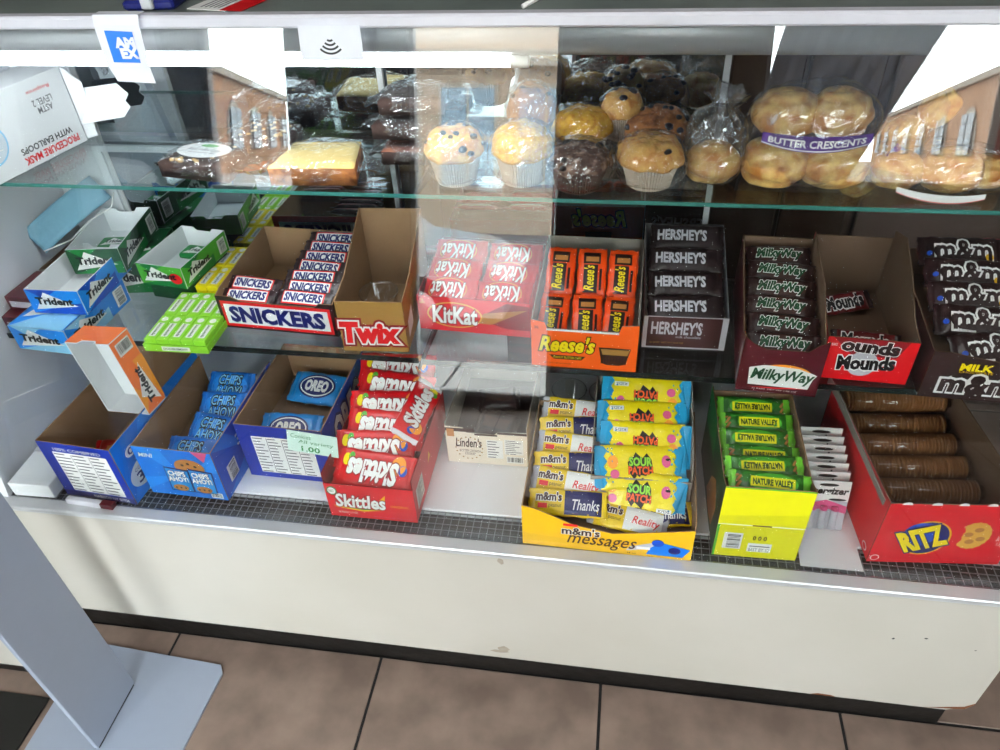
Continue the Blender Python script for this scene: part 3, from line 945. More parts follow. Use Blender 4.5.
f.facts(.50, .20, .70, .74, 1, 1, 7); f.facts(.72, .34, .95, .78, 1, 1, 8); f.bars(.74, .08, .95, .28, 1, seed=8)
c.tray(.002, .03, .150, .236, .012, I['dbrown'])
c.done(); CE = c

c = Carton('chocolate_carton', 'wide yellow open carton of message chocolate packets', 'carton',
           -0.128, 0.793, DZ, -1.0, 0.280, 0.236, 0.098, 0.120, I['gold'], KRAFT, side=[(0, .098), (.10, .105), (.236, .120)],
           front_pts=[(0, 0), (.28, 0), (.28, .078), (.20, .060), (.15, .050), (.085, .062), (.05, .080), (.02, .094), (0, .098)])
f = c.p['front']
f.text("m&m's", .24, .40, .46, .58, I['brown'], 4, bold=.03, out=WHT, ow=.05); f.rect(.245, .60, .33, .66, I['red'], 2)
f.text('messages', .27, .08, .68, .38, I['brown'], 4, shear=.35, bold=.005)
f.poly([(.62, .12), (.78, .24), (.80, .42), (.64, .24)], I['silver'], 2); f.poly([(.74, .08), (.95, .08), (.99, .30), (.82, .42), (.76, .26)], I['chblue'], 3)
f.oval(.80, .40, .035, .09, I['blue'], 4); f.oval(.90, .24, .035, .09, I['navy'], 4); f.rect(.68, .20, .76, .27, WHT, 4); f.text('18 oz', .63, .05, .68, .09, BLK, 3)
c.tray(0, 0, .28, .236, .040, KRAFT_D)
c.done(); CF = c

c = Carton('sour_candy_carton', 'grey open carton of sour candy bags set inside the wide yellow carton', 'carton',
           -0.020, 0.872, DZ + .0415, 0.5, 0.168, 0.178, 0.055, 0.130, GREYB, GREYB, side=[(0, .062), (.02, .085), (.175, .135)])
c.tray(0, 0.0, .168, .178, .004, GREYB)
c.done(); CG = c

c = Carton('snack_bar_carton', 'tall yellow and green open carton of green snack bars', 'carton',
           0.187, 0.807, DZ, 1.1, 0.134, 0.240, 0.168, 0.155, I['ngold'], KRAFT, out_side=I['dgreen'], side=[(0, .168), (.03, .158), (.24, .165)])
f = c.p['front']
f.rect(0, .475, 1, .485, WHT, 1); f.rect(.40, .474, .62, .492, I['brown'], 2); f.rect(0, .985, 1, 1, I['mgreen'], 1); f.rect(0, 0, .03, .47, I['mgreen'], 1)
f.bars(.10, .12, .32, .36, 1, vertical=True, seed=2); f.text('0 0 0', .44, .27, .60, .33, BLK, 2, bold=.02); f.rect(.40, .09, .68, .22, WHT, 1)
f.text('BEST BY 12', .42, .10, .66, .15, GRY, 2); f.rect(.42, .17, .66, .185, GRY, 2)
f = c.p['left']
f.poly([(.45, .12), (.60, .05), (.80, .1), (.85, .45), (.70, .62), (.55, .45)], I['cookie'], 1); f.poly([(0, .55), (.5, .6), (.4, 1), (0, 1)], I['green'], 1)
c.tray(0, 0, .134, .24, .125, KRAFT_D)
c.done(); CH = c

c = Carton('cracker_carton', 'big red open cracker carton with a round blue and yellow logo', 'carton',
           0.434, 0.822, DZ, 5.0, 0.205, 0.300, 0.143, 0.118, I['crim'], KRAFT_D, side=[(0, .143), (.3, .13)], out_side=I['red'])
f = c.p['front']
f.oval(.36, .44, .17, .27, I['navy'], 1); f.oval(.31, .50, .13, .20, I['blue'], 2); f.frame
f.oval(.36, .44, .185, .29, I['gold'], 0.6)
f.text('RITZ', .17, .27, .50, .60, I['yel'], 5, bold=.05, shear=-.3, out=I['navy'], ow=.05, rot=22)
f.poly([(.70 + (.120 + .007 * (i % 2)) * cos(RD(a)) * (1 if not 140 < a < 215 else .66), .50 + (.22 + .012 * (i % 2)) * sin(RD(a)) * (1 if not 140 < a < 215 else .66)) for i, a in enumerate(range(0, 360, 10))], I['biscuit'], 2)
for a, b in ((.66, .52), (.72, .60), (.76, .45), (.69, .40)): f.oval(a, b, .035, .04, I['cookie'], 3, 10)
f.oval(.05, .08, .035, .05, WHT, 1); f.oval(.05, .08, .027, .038, I['crim'], 2)
f.text('30 PACKS', .88, .42, .99, .50, WHT, 2); f.text('1.38 OZ', .90, .34, .99, .39, WHT, 2)
for k, x in enumerate((.12, .33, .52, .72, .93)):
    f.poly([(x - .04, .985), (x + .04, .985), (x + .03, 1.02), (x, 1.03), (x - .03, 1.015)], WHT, 1)
f = c.p['left']; f.oval(.93, .1, .03, .05, WHT, 1); f.oval(.93, .1, .022, .038, I['crim'], 2)
mb = MB()   # torn grey side flap standing up from the carton's left edge
mb.plate([(0.0, .128), (.045, .134), (.30, .140), (.30, .152), (.05, .152), (.0, .145)], .0015, GREYB, GREYB, (-.012, .30, 0), (0, -1, 0), (0, 0, 1))
c.extra.append(('side_flap', mb))
c.tray(0, 0, .205, .30, .030, KRAFT_D)
c.done(); CJ = c

# white cartons and a roll in the corner by the side wall
def closed_box(name, label, cat, x, y, z, yaw, a, b, h, m, deco=None, group=None, c_=0.0015):
    root = thing(name, label, cat, (x, y, z), (0, 0, RD(yaw)), group)
    mb = MB(); mb.bbox((0, 0, 0), (a, b, h), m, c_)
    if deco:
        pr = MB()
        deco(mb, pr, a, b, h)
    o = mb.build('carton_body', root)
    if deco and pr.v: pr.build('printed_lettering', o)
    return root
closed_box('white_carton', 'white box on the shelf corner next to the first blue carton', 'box', -1.100, 0.792, DZ, 1, 0.085, 0.085, 0.034, WCARD)
closed_box('white_carton', 'flat white box against the side wall behind the other white one', 'box', -1.112, 0.885, DZ, 3, 0.100, 0.09, 0.026, WCARD)
root = thing('gum_pack', 'silver and red stick pack lying at the foot of the first blue carton', 'gum pack', (-0.985, 0.789, DZ + .007), (0, 0, RD(-3)))
mb = MB(); mb.bbox((0, -.006, -.007), (.098, .006, .006), I['silver'], .002); mb.box((.074, -.0062, -.006), (.0982, .0062, .0063), I['maroon']); mb.build('wrapper', root)

# handwritten price note taped to the blue carton
mb = MB()
mb.plate([(0, 0), (.098, 0), (.098, .042), (0, .042)], .0006, MATS['white_cardboard'], MATS['white_cardboard'], (0, 0, 0), (1, 0, 0), (0, .25, .97))
root = thing('price_note', 'pale handwritten price note in green ink on the blue carton', 'note', (-0.560, 0.874, DZ + .098), (0, 0, RD(-6)))
NOTE = mat('pale_green_paper', (0.80, 0.90, 0.86), 0.8)
mb.mats[0] = NOTE
mb.build('paper', root)
mb = MB(); f = Fr(mb, (0, 0, 0), (1, 0, 0), Vector((0, .25, .97)).normalized(), .098, .042)
GI = I['green']
f.text('Cookies', .08, .68, .48, .88, GI, 1.5, shear=.1); f.text('All variety', .22, .40, .92, .62, GI, 1.5, shear=.1); f.text('1.00', .28, .08, .64, .32, GI, 1.5, bold=.02)
mb.build('handwriting', root)

# ------------------------------------------------------------------ cartons on the middle shelf
MZ = 0.7002
c = Carton('chocolate_carton', 'brown open carton with a white and red bordered name panel, half full of bars', 'carton',
           -0.711, 1.034, MZ, -3.0, 0.226, 0.216, 0.069, 0.092, I['dbrown'], KRAFT, out_back=I['red'], side=[(0, .069), (.02, .074), (.216, .092)],
           front_pts=[(0, 0), (.226, 0), (.226, .069), (.20, .069), (.19, .060), (.05, .060), (.03, .069), (0, .069)])
def snick(f, a=(.03, .06, .97, .86), k=1):
    f.rect(a[0], a[1], a[2], a[3], I['red'], k); f.rect(a[0] + .025, a[1] + .09, a[2] - .025, a[3] - .09, WHT, k + 1)
    f.text('SNICKERS', a[0] + .07, a[1] + .18, a[2] - .07, a[3] - .17, I['navy'], k + 3, bold=.05, shear=-.0)
snick(c.p['front']); snick(c.p['back'], (.03, .25, .97, .95))
f = c.p['right']; f.rect(0, 0, 1, 1, I['dbrown'], .5)
c.tray(0.105, 0.0, .226, .216, .045, KRAFT_D); c.tray(0.0, 0.0, .104, .06, .045, KRAFT_D)
c.done(); M1 = c

c = Carton('caramel_bar_carton', 'tan open carton with a tall back flap and red name, nearly empty', 'carton',
           -0.463, 0.985, MZ, 3.0, 0.116, 0.215, 0.104, 0.165, I['tan'], KRAFT, side=[(0, .104), (.07, .112), (.17, .150), (.215, .165)])
f = c.p['front']
f.text('Twix', .03, .20, .86, .58, I['red'], 5, bold=.06, shear=.1, out=WHT, ow=.06, out2=I['dred'])
f = c.p['right']; f.poly([(.08, .18), (.26, .25), (.26, .62), (.10, .5)], WHT, 1)
c.done(); M2 = c

c = Carton('wafer_bar_carton', 'red open carton of red wafer bars with an oval name on its front', 'carton',
           -0.343, 1.062, MZ, -3, 0.202, 0.185, 0.072, 0.085, I['crim'], I['dred'], side=[(0, .072), (.185, .085)])
f = c.p['front']
f.poly([(.55, .5), (.80, .95), (1, .9), (1, .2), (.8, .2), (.62, .35)], I['dred'], 1); f.poly([(.48, .3), (.66, .3), (.98, .8), (.60, .62)], I['cookie'], 1.5)
f.oval(.33, .50, .25, .38, I['biscuit'], 2, 36); f.oval(.33, .50, .235, .345, I['crim'], 3, 36)
f.text('KitKat', .13, .26, .53, .74, WHT, 5, bold=.03, shear=.12, out=I['dred'], ow=.04)
f.text('36\nBARS', .02, .78, .07, .92, I['biscuit'], 2)
c.tray(0, 0, .204, .185, .046, I['dred'])
c.done(); M3 = c

c = Carton('peanut_butter_cup_carton', 'bright orange open carton with yellow script name and tall grey back', 'carton',
           -0.130, 0.977, MZ, -1.2, 0.173, 0.245, 0.094, 0.110, I['orange'], GREYB, side=[(0, .094), (.03, .097), (.245, .110)], out_back=I['orange'],
           front_pts=[(0, 0), (.173, 0), (.173, .094), (.146, .091), (.142, .078), (.026, .078), (.022, .090), (0, .094)])
f = c.p['front']
f.rect(.145, .79, .82, .83, WHT, 1)
f.text("Reese's", .08, .36, .60, .68, I['yel'], 4, bold=.035, shear=.3, out=I['dbrown'], ow=.05)
f.poly([(.17, .27), (.52, .27), (.48, .18), (.22, .18)], I['dbrown'], 2); f.text('PEANUT BUTTER CUPS', .21, .20, .48, .25, I['yel'], 3)
f.poly([(.64, .50), (.94, .50), (.90, .16), (.84, .12), (.72, .12), (.67, .16)], I['brown'], 2); f.poly([(.66, .47), (.93, .47), (.91, .35), (.68, .35)], I['tan'], 3)
for i in range(9): f.rect(.665 + i * .029, .15, .672 + i * .029, .34, I['dbrown'], 4)
f.text('36', .03, .82, .07, .88, I['dbrown'], 2); f.text('NET WT 3.37 LB (54 OZ)', .12, .06, .38, .10, I['dbrown'], 2)
f = c.p['back']; f.text("Reese's", .2, .62, .8, .92, I['yel'], 3, bold=.04, shear=.3, out=I['dbrown']); f.rect(.35, .30, .65, .5, I['dbrown'], 1)
c.tray(0, .0, .173, .245, .052, GREYB)
c.done(); M4 = c

c = Carton('milk_chocolate_bar_carton', 'dark brown carton of milk chocolate bars in a grey rimmed tray', 'carton',
           0.052, 1.043, MZ, 1.0, 0.138, 0.200, 0.066, 0.130, I['silver'], mat('grey_tray_card', (.36, .36, .38), .6), side=[(0, .066), (.2, .130)],
           back_pts=[(0, 0), (.138, 0), (.138, .130), (0, .130)], out_back=I['choc'])
f = c.p['front']
f.rect(0.05, .05, .93, .98, mat('brown_silver_card', (.30, .17, .17), .4), 1)
f.text("HERSHEY'S", .10, .46, .70, .84, I['silver'], 3, bold=.03); f.text('milk chocolate', .40, .34, .70, .42, I['silver'], 2); f.text('36 BARS  NET WT 55.8 OZ', .09, .16, .5, .21, I['tan'], 2)
f = c.p['back']; f.text("HERSHEY'S", .1, .62, .9, .80, I['silver'], 2, bold=.03); f.text("HERSHEY'S", .1, .25, .9, .42, I['silver'], 2, bold=.03)
c.tray(0, 0, .138, .2, .050, GREYB)
c.done(); M5 = c

c = Carton('nougat_bar_carton', 'maroon open carton with green script name on white and a raised brown flap', 'carton',
           0.200, 0.947, MZ, -4.0, 0.121, 0.285, 0.088, 0.120, I['maroon'], KRAFT_D, side=[(0, .107), (.03, .092), (.285, .122)],
           sider=[(0, .107), (.02, .088), (.05, .100), (.12, .128), (.285, .128)],
           front_pts=[(0, 0), (.121, 0), (.121, .107), (.108, .100), (.095, .086), (.035, .084), (.015, .092), (0, .106)])
f = c.p['front']
f.oval(.56, .44, .34, .22, I['lorange'], 1); f.poly([(.14, .16), (.12, .54), (.3, .62), (.72, .6), (.93, .5), (.88, .16)], WHT, 2)
f.poly([(.14, .1), (.5, .13), (.86, .2), (.88, .16), (.5, .1)], I['red'], 1)
f.text('MilkyWay', .16, .24, .92, .54, I['dgreen'], 5, bold=.03, shear=.25, out=WHT, ow=.06); f.text('36 BARS  NET WT 1.84 OZ', .2, .06, .76, .09, WHT, 2)
f = c.p['left']; f.rect(.93, .1, .98, .9, I['silver'], 1)
c.tray(0, 0, .121, .285, .050, KRAFT_D)
c.done(); M6 = c

c = Carton('coconut_bar_carton', 'red and brown half-empty carton with a torn flap beside the maroon one', 'carton',
           0.332, 0.990, MZ, -3.0, 0.132, 0.262, 0.082, 0.115, I['red'], KRAFT_D, side=[(0, .082), (.265, .12)],
           sider=[(0, .082), (.05, .090), (.12, .125), (.20, .150), (.265, .130)], out_back=I['maroon'])
f = c.p['front']
f.poly([(.06, 1), (.30, .62), (.80, .60), (.90, 1)], I['dred'], 1)
f.oval(.45, .42, .17, .30, I['silver'], 2)
f.text('Mounds', .18, .30, .80, .60, BLK, 5, bold=.05, out=WHT, ow=.06, rot=4); f.text('ounds', .18, .70, .80, .96, I['dbrown'], 5, bold=.05, out=WHT, ow=.04, rot=-3)
f.text('36 BARS', .02, .80, .12, .86, WHT, 2)
c.done(); M7 = c

c = Carton('chocolate_candy_carton', 'dark brown open carton of brown chocolate candy packets at the end of the middle shelf', 'carton',
           0.475, 0.958, MZ, -2.0, 0.180, 0.290, 0.086, 0.095, I['choc'], KRAFT_D, side=[(0, .086), (.29, .105)],
           front_pts=[(0, 0), (.18, 0), (.18, .070), (.10, .074), (.05, .082), (.02, .088), (0, .088)])
f = c.p['front']
f.text('MILK', .24, .66, .48, .80, I['yel'], 3, bold=.04); f.text('CHOCOLATE', .24, .60, .50, .65, I['gold'], 3)
f.text('m&m\'s', .14, .18, .86, .58, I['choc'], 6, bold=.04, out=WHT, ow=.08)
c.tray(0, 0, .18, .29, .045, KRAFT_D)
c.done(); M8 = c

# gum cartons
def gum(label, x, y, z, yaw, w_, d_, h, c1, c2, inner=None, rot=None, fruit=None, open_=True, rear=None, txt_front=True):
    c = Carton('gum_carton', label, 'gum carton', x, y, z, yaw, w_, d_, h, h, c1, inner or WCARD, rot=rot, lid=not open_,
               front_pts=None, back_pts=None if not open_ else [(0, 0), (w_, 0), (w_, h), (w_ * .72, h), (w_ * .66, h * .85), (w_ * .34, h * .85), (w_ * .28, h), (0, h)])
    def deco(f, a, b):
        f.poly([(a, 0), (b, 0), (b, .5), (a + (b - a) * .6, .35)], c2, 1); f.poly([(a, 1), (a + (b - a) * .3, .62), (a + (b - a) * .6, 1)], c2, 1)
        f.poly([(a + (b - a) * .06, .16), (a + (b - a) * .34, .90), (a + (b - a) * .92, .36)], WHT, 2)
        f.text('Trident', a + (b - a) * .14, .40, a + (b - a) * .84, .68, BLK, 4, bold=.045, shear=.1)
    deco(c.p['front'], .02, .98)
    f = c.p['right']
    deco(f, .02, .66); f.bars(.78, .16, .94, .84, 2, vertical=True, seed=int(abs(x) * 97)); 
    if fruit: c.p['front'].oval(.82, .45, .14, .26, fruit, 3)
    if not open_:
        f = c.p['top']; deco(f, .03, .97)
    return c.done()
G1 = gum('closed blue gum carton in clear wrap overhanging the shelf, under the open blue one', -1.066, 0.935, MZ, -4, .116, .175, .052, I['tblue'], I['pblue'], open_=False)
G2 = gum('open blue gum carton with an empty white inside, on top of the closed blue one', -1.036, 0.975, MZ + .0535, 0.5, .104, .163, .050, I['tblue'], I['blue'])
G3 = gum('closed dark green gum carton under the open green one', -1.000, 1.120, MZ, 8, .104, .138, .068, I['dgreen'], I['green'], open_=False)
G4 = gum('open green gum carton with a green pack inside, behind the blue ones', -1.015, 1.080, MZ + .070, 8, .100, .165, .052, I['dgreen'], I['green'])
G5 = gum('open green and white fruit gum carton with a watermelon picture on its front', -0.900, 1.105, MZ + .0405, -8, .100, .148, .045, I['mgreen'], I['green'], fruit=I['red'])
G6 = gum('orange gum carton standing on end with its empty white side outward', 0, 0, 0, 0, .098, .160, .050, ink('pale_orange_print', (0.97, 0.48, 0.20)), I['lorange'])
# the orange carton stands on its short side, open face towards the viewer
a = G6.root
M = Matrix.Translation((-0.915, 0.957, 0.583)) @ Matrix.Rotation(RD(-8), 4, 'Z') @ Matrix.Rotation(RD(-7), 4, 'Y') @ Matrix.Rotation(RD(90), 4, 'X')
a.location = M.to_translation(); a.rotation_euler = M.to_euler()
# dark maroon packs and a brown tray at the shelf's end
def stick_box(name, label, x, y, z, yaw, a, b, h, m, t=None, group=None, cat='gum pack', tc=WHT):
    def deco(mb, pr, a_, b_, h_):
        f = Fr(mb, (0, 0, h_), (1, 0, 0), (0, 1, 0), a_, b_, pmb=pr)
        if t: f.text(t, .12, .3, .88, .7, tc, 1.5, bold=.02)
        f = Fr(mb, (0, 0, 0), (1, 0, 0), (0, 0, 1), a_, h_, pmb=pr)
        f.rect(.1, .25, .8, .7, I['silver'], 1)
    return closed_box(name, label, cat, x, y, z, yaw, a, b, h, m, deco, group, .0008)
stick_box('gum_box', 'maroon gum box at the bottom by the side wall', -1.118, 0.978, MZ, 2, .068, .10, .036, I['maroon'], cat='gum box')
stick_box('gum_box', 'silver striped maroon gum box on top of the bottom maroon one', -1.112, 1.000, MZ + .037, -3, .066, .09, .030, I['maroon'], cat='gum box')
c = Carton('cardboard_tray', 'empty grey brown cardboard tray beside the white side wall', 'tray', -1.115, 1.105, MZ + 0.0, 0, .085, .14, .06, .06, GREYB, KRAFT_D)
c.done()
# blue face mask draped behind the gum
MASK = mat('pale_blue_nonwoven', (0.50, 0.68, 0.76), 0.9, bump=0.2, bscale=160)
root = thing('face_mask', 'pale blue disposable face mask draped over the boxes by the side wall', 'face mask', (-1.100, 1.125, MZ + .085), (RD(50), RD(-22), RD(52)))
mb = MB(); vs, fs = [], []
for i in range(15):
    for j in range(9):
        u, v = i / 14, j / 8
        vs.append((u * .165, v * .055, .012 * sin(pi * u) + .002 * math.floor(v * 4) % 2 + .003 * sin(v * 22)))
for i in range(14):
    for j in range(8): fs.append((i * 9 + j, (i + 1) * 9 + j, (i + 1) * 9 + j + 1, i * 9 + j + 1))
mb.add(vs, fs, MASK, None, True); o = mb.build('fabric', root); sm = o.modifiers.new('s', 'SOLIDIFY'); sm.thickness = .0012
mb = MB(); mb.tube([(0, .005, .002), (.05, -.012, .004), (.10, -.008, .008), (.15, -.014, .004), (.175, .005, .002)], .0013, WHT, 6); mb.build('ear_loop', root)

# small green pack inside G4 and G5
def gpack(label, c, u, v, z, m):
    root = thing('gum_pack', label, 'gum pack')
    mb = MB(); mb.bbox((-.035, -.02, 0), (.035, .02, .012), m, .003); o = mb.build('wrapper', root)
    mb = MB(); f = Fr(mb, (-.035, -.02, .012), (1, 0, 0), (0, 1, 0), .07, .04); f.poly([(.1, .15), (.35, .85), (.9, .35)], WHT, 1); f.text('Trident', .18, .38, .8, .65, BLK, 2, bold=.04); mb.build('printed_lettering', o)
    c.place(root, u, v, z, 0, 0)
gpack('dark green gum pack lying inside the open green carton', G4, .046, .045, .003, I['dgreen'])
gpack('dark green gum pack leaning behind the first in the open green carton', G4, .046, .095, .003, I['green'])
gpack('green and red fruit gum pack lying inside the fruit gum carton', G5, .055, .11, .003, I['green'])

# stick gum packs
def stick(m, tm, t):
    root = thing('stick_gum_pack', 'x', 'gum pack')
    mb = MB(); mb.bbox((0, 0, 0), (.0225, .074, .011), m, .0012); o = mb.build('wrapper', root)
    pr = MB(); f = Fr(mb, (0, 0, .011), (0, 1, 0), (-1, 0, 0), .074, .0225, pmb=pr); f.O = Vector((.0225, 0, .011))
    f.rect(.12, .22, .66, .78, WHT, 1, pr=True); f.text(t, .15, .34, .64, .66, tm, 2.5, bold=.02); f.oval(.82, .5, .09, .28, WHT, 1, 12, pr=True)
    pr.build('printed_lettering', o)
    return root
c = Carton('gum_tray', 'flat lime green tray holding the spearmint stick packs at the shelf edge', 'tray', -0.825, 0.950, MZ, 1, .122, .158, .015, .015, I['lime'], I['lime'])
c.p['front'].rect(.28, .2, .72, .8, WHT, 1); c.p['front'].text('DOUBLEMINT', .31, .35, .69, .65, I['dgreen'], 3, bold=.02)
c.done(); GT = c
p0 = stick(I['lime'], I['dgreen'], 'spearmint')
for r_ in range(2):
    for i in range(5):
        o = p0 if (r_ == 0 and i == 0) else dup(p0)
        o['label'] = f"lime green stick gum pack, {['leftmost', 'second', 'middle', 'fourth', 'rightmost'][i]} from the left in the {'front' if r_ == 0 else 'rear'} row"
        o['group'] = 'lime stick gum packs on the flat tray'
        GT.place(o, .003 + i * .0234, .003 + r_ * .0765, .0125 if True else 0)
        o.location.z = MZ + .003 + (.0 if r_ == 0 else .0) + .011
p1 = stick(I['yel'], I['navy'], 'JuicyFruit')
k = 0
for lv in range(3):
    for r_ in range(2):
        for i in range(3):
            if lv == 2 and i == 2 and r_ == 0: continue
            o = p1 if k == 0 else dup(p1); k += 1
            o['label'] = f"yellow stick gum pack, {['left', 'middle', 'right'][i]} of the {'front' if r_ == 0 else 'rear'} row in the {['bottom', 'middle', 'top'][lv]} layer"
            o['group'] = 'yellow stick gum packs beside the brown carton'
            o.location = (-.799 + i * .0236 + r_ * .004, 1.112 + r_ * .0765, MZ + .0002 + lv * .0114); o.rotation_euler = (0, 0, 0)
# the packs carry the fruit gum carton: a plain box lies under it
closed_box('gum_box', 'green gum box lying under the fruit gum carton', 'gum box', -0.898, 1.118, MZ, -8, .095, .13, .0400, I['dgreen'])

# ------------------------------------------------------------------ bars and packets in the cartons
F_SN = foil('brown_wrapper', (.17, .08, .09)); F_HS = foil('dark_brown_wrapper', (.15, .10, .11)); F_RD = foil('red_wrapper', (.85, .08, .12)); F_KK = foil('wafer_red_wrapper', (.82, .10, .16))
F_OR = foil('orange_wrapper', (.95, .30, .06)); F_GR = foil('green_wrapper', (.16, .46, .12)); F_DG = foil('mint_green_wrapper', (.45, .80, .20)); F_YL = foil('yellow_wrapper', (.95, .80, .10))
F_BL = foil('blue_wrapper', (.05, .45, .84)); F_SP = foil('lemon_wrapper', (.95, .86, .04)); F_SL = foil('silver_wrapper', (.70, .70, .74)); F_CR = foil('wafer_clear_brown_wrapper', (.42, .28, .18)); F_MW = foil('maroon_wrapper', (.20, .10, .10)); F_WB = foil('pale_wrapper', (.88, .86, .88))

def d_snick(f):
    f.rect(.13, .10, .87, .86, I['red'], 1); f.rect(.15, .17, .85, .79, WHT, 2); f.text('SNICKERS', .18, .26, .83, .70, I['navy'], 4, bold=.05, shear=.1)
b = make_pack('chocolate_bar', 'x', 'chocolate bar', .108, .034, .013, F_SN, F_SN, d_snick, seed=1)
series(b, 7, lambda i, o: M1.place(o, .166 - .001 * (i % 3), .018 + i * .0285, .064 + i * .0038, 32, 0, (-2, 1, 3, -1, 2, 0, 1)[i]), lambda i: f'brown nougat bar with white name panel, {ORD[i]} from the front in the right-hand row', 'nougat bars in the brown carton')
series(b, 2, lambda i, o: M1.place(o, .055, .022 + i * .028, .056 + i * .008, 25, 0, 2 - 3 * i), lambda i: 'brown nougat bar, {} of the pair at the left front of the brown carton'.format(['front', 'rear'][i]), 'pair of nougat bars at the left', first=False)

def d_kit(f):
    f.text('KitKat', .24, .24, .86, .78, WHT, 3, bold=.02, shear=.12, out=I['dred'], ow=.04)
    f.oval(.55, .5, .36, .44, I['biscuit'], .5, 24); f.oval(.55, .5, .345, .41, I['crim'], 1, 24)
b = make_pack('wafer_bar', 'x', 'wafer bar', .098, .056, .011, F_KK, F_KK, d_kit, seed=2)
for col in range(2):
    series(b, 3, lambda i, o: M3.place(o, .052 + col * .100, .032 + i * .050, .064 + i * .010, 26, 180, (1, -2, 2, 0)[i]), lambda i: f"red wafer bar with upside-down name, {ORD[i]} from the front in the {['left', 'right'][col]} row", 'red wafer bars in the red carton', first=(col == 0))

def d_ree(f):
    f.rect(.66, .22, .90, .80, I['dbrown'], 1); f.rect(.70, .28, .80, .72, I['cookie'], 2)
    f.rect(.10, .30, .64, .78, I['dbrown'], 1); f.text("Reese's", .13, .42, .62, .76, I['yel'], 3, bold=.02, shear=.25); f.rect(.14, .16, .56, .24, I['dbrown'], 1)
b = make_pack('peanut_butter_cup_pack', 'x', 'peanut butter cup pack', .092, .050, .016, F_OR, F_OR, d_ree, seed=3)
for row in range(2):
    series(b, 3, lambda i, o: M4.place(o, .032 + i * .0535, .052 + row * .085, (.064, .100)[row], (28, 36)[row], 90, (-2, 1, -1)[i]), lambda i: f"orange peanut butter cup pack, {['left', 'middle', 'right'][i]} one of the {['front', 'rear'][row]} row", 'orange peanut butter cup packs', first=(row == 0))

def d_her(f):
    f.text("HERSHEY'S", .10, .32, .76, .74, I['silver'], 2, bold=.04)
b = make_pack('milk_chocolate_bar', 'x', 'chocolate bar', .126, .046, .011, F_HS, F_HS, d_her, seed=4)
series(b, 4, lambda i, o: M5.place(o, .069 + (i % 2) * .001, .026 + i * .046, .066 + i * .019, 34, 0, (0, 1, -1, 0)[i]), lambda i: f'dark brown chocolate bar with silver name, {ORD[i]} from the front', 'milk chocolate bars in the grey tray')

def d_mw(f):
    f.oval(.5, .5, .36, .40, I['brown'], .6, 20); f.text('MilkyWay', .16, .24, .84, .76, I['dgreen'], 3, bold=.05, shear=.25, out=WHT, ow=.05)
b = make_pack('nougat_bar', 'x', 'chocolate bar', .108, .038, .014, F_MW, F_MW, d_mw, seed=5)
series(b, 6, lambda i, o: M6.place(o, .061, .026 + i * .043, .076 + i * .006, 34, 0, (3, -3, 2, 0, -2, 3, -1, 1)[i]), lambda i: f'dark nougat bar with green name, {ORD[i]} from the front of the maroon carton', 'nougat bars in the maroon carton')

def d_mo(f):
    f.text('Mounds', .16, .2, .8, .8, BLK, 3, bold=.05, out=WHT, ow=.06)
b = make_pack('coconut_bar', 'dark red coconut bar leaning at the back left of the half-empty carton', 'coconut bar', .105, .036, .015, foil('coconut_red_wrapper', (.40, .07, .08)), F_SN, d_mo, seed=6)
M7.place(b, .055, .175, .030, 32, 0, 22)
c = dup(b, 'red coconut bar lying behind the front panel of the half-empty carton'); M7.place(c, .066, .035, .050, 40, 0, -3)
c = dup(b, 'red coconut bar under the front one in the half-empty carton'); M7.place(c, .066, .055, .020, 20, 0, -3)

def d_mm(f):
    f.oval(.5, .48, .34, .42, I['dbrown'], .6, 20); f.text('m&m', .2, .2, .82, .82, I['choc'], 4, bold=.03, out=WHT, ow=.07); f.oval(.80, .3, .05, .12, I['gold'], 2, 10); f.oval(.12, .4, .03, .08, I['blue'], 2, 10)
b = make_pack('chocolate_candy_bag', 'x', 'chocolate candy bag', .135, .055, .018, foil('candy_brown_wrapper', (.20, .13, .13)), F_SN, d_mm, seed=7)
series(b, 5, lambda i, o: M8.place(o, .088 + (i == 0) * .012, .042 + i * .050, .070 + i * .012, 36, 0, (14, -2, 2, -1, 2)[i]), lambda i: f'brown candy bag with outlined white letters, {ORD[i]} from the front', 'brown candy bags at the shelf end')
c = make_pack('chocolate_candy_bag', 'red cornered candy bag standing at the back of the brown carton', 'chocolate candy bag', .10, .05, .014, F_RD, F_RD, lambda f: f.text('m&m', .2, .2, .8, .8, WHT, 2, bold=.04), seed=8)
M8.place(c, .135, .268, .105, 60, 0, 4)

# fruit sweets
def d_sk(f):
    f.oval(.20, .30, .09, .24, I['lorange'], 1, 12); f.oval(.14, .42, .05, .14, I['blue'], 1.5, 12); f.oval(.86, .30, .05, .16, I['yel'], 1, 12); f.oval(.80, .22, .04, .12, I['mgreen'], 1.5, 12)
    f.text('Skittles', .20, .28, .82, .80, WHT, 4, bold=.05, shear=.1, out=I['dred'], ow=.04)
b = make_pack('fruit_sweets_bag', 'x', 'sweets bag', .147, .070, .016, F_RD, F_RD, d_sk, seed=9)
tl = (40, 24, 36, 30, 44, 30, 46, 40)
series(b, 6, lambda i, o: CD.place(o, .078 + (.004, -.004, .006, 0, .008, -.002, .004, .006)[i], .036 + i * .042, .086 + i * .011, 34, 180, (-6, 4, -3, 3, -4, 2, -2, 4)[i]), lambda i: f'red fruit sweets bag with upside-down name, {ORD[i]} from the front', 'red fruit sweets bags')
c = make_pack('fruit_sweets_bag', 'red sweets bag lying crosswise on top of the others at the right side', 'sweets bag', .15, .052, .012, F_RD, F_WB, d_sk, seed=10)
CD.place(c, .142, .140, .142, 30, 0, 82)

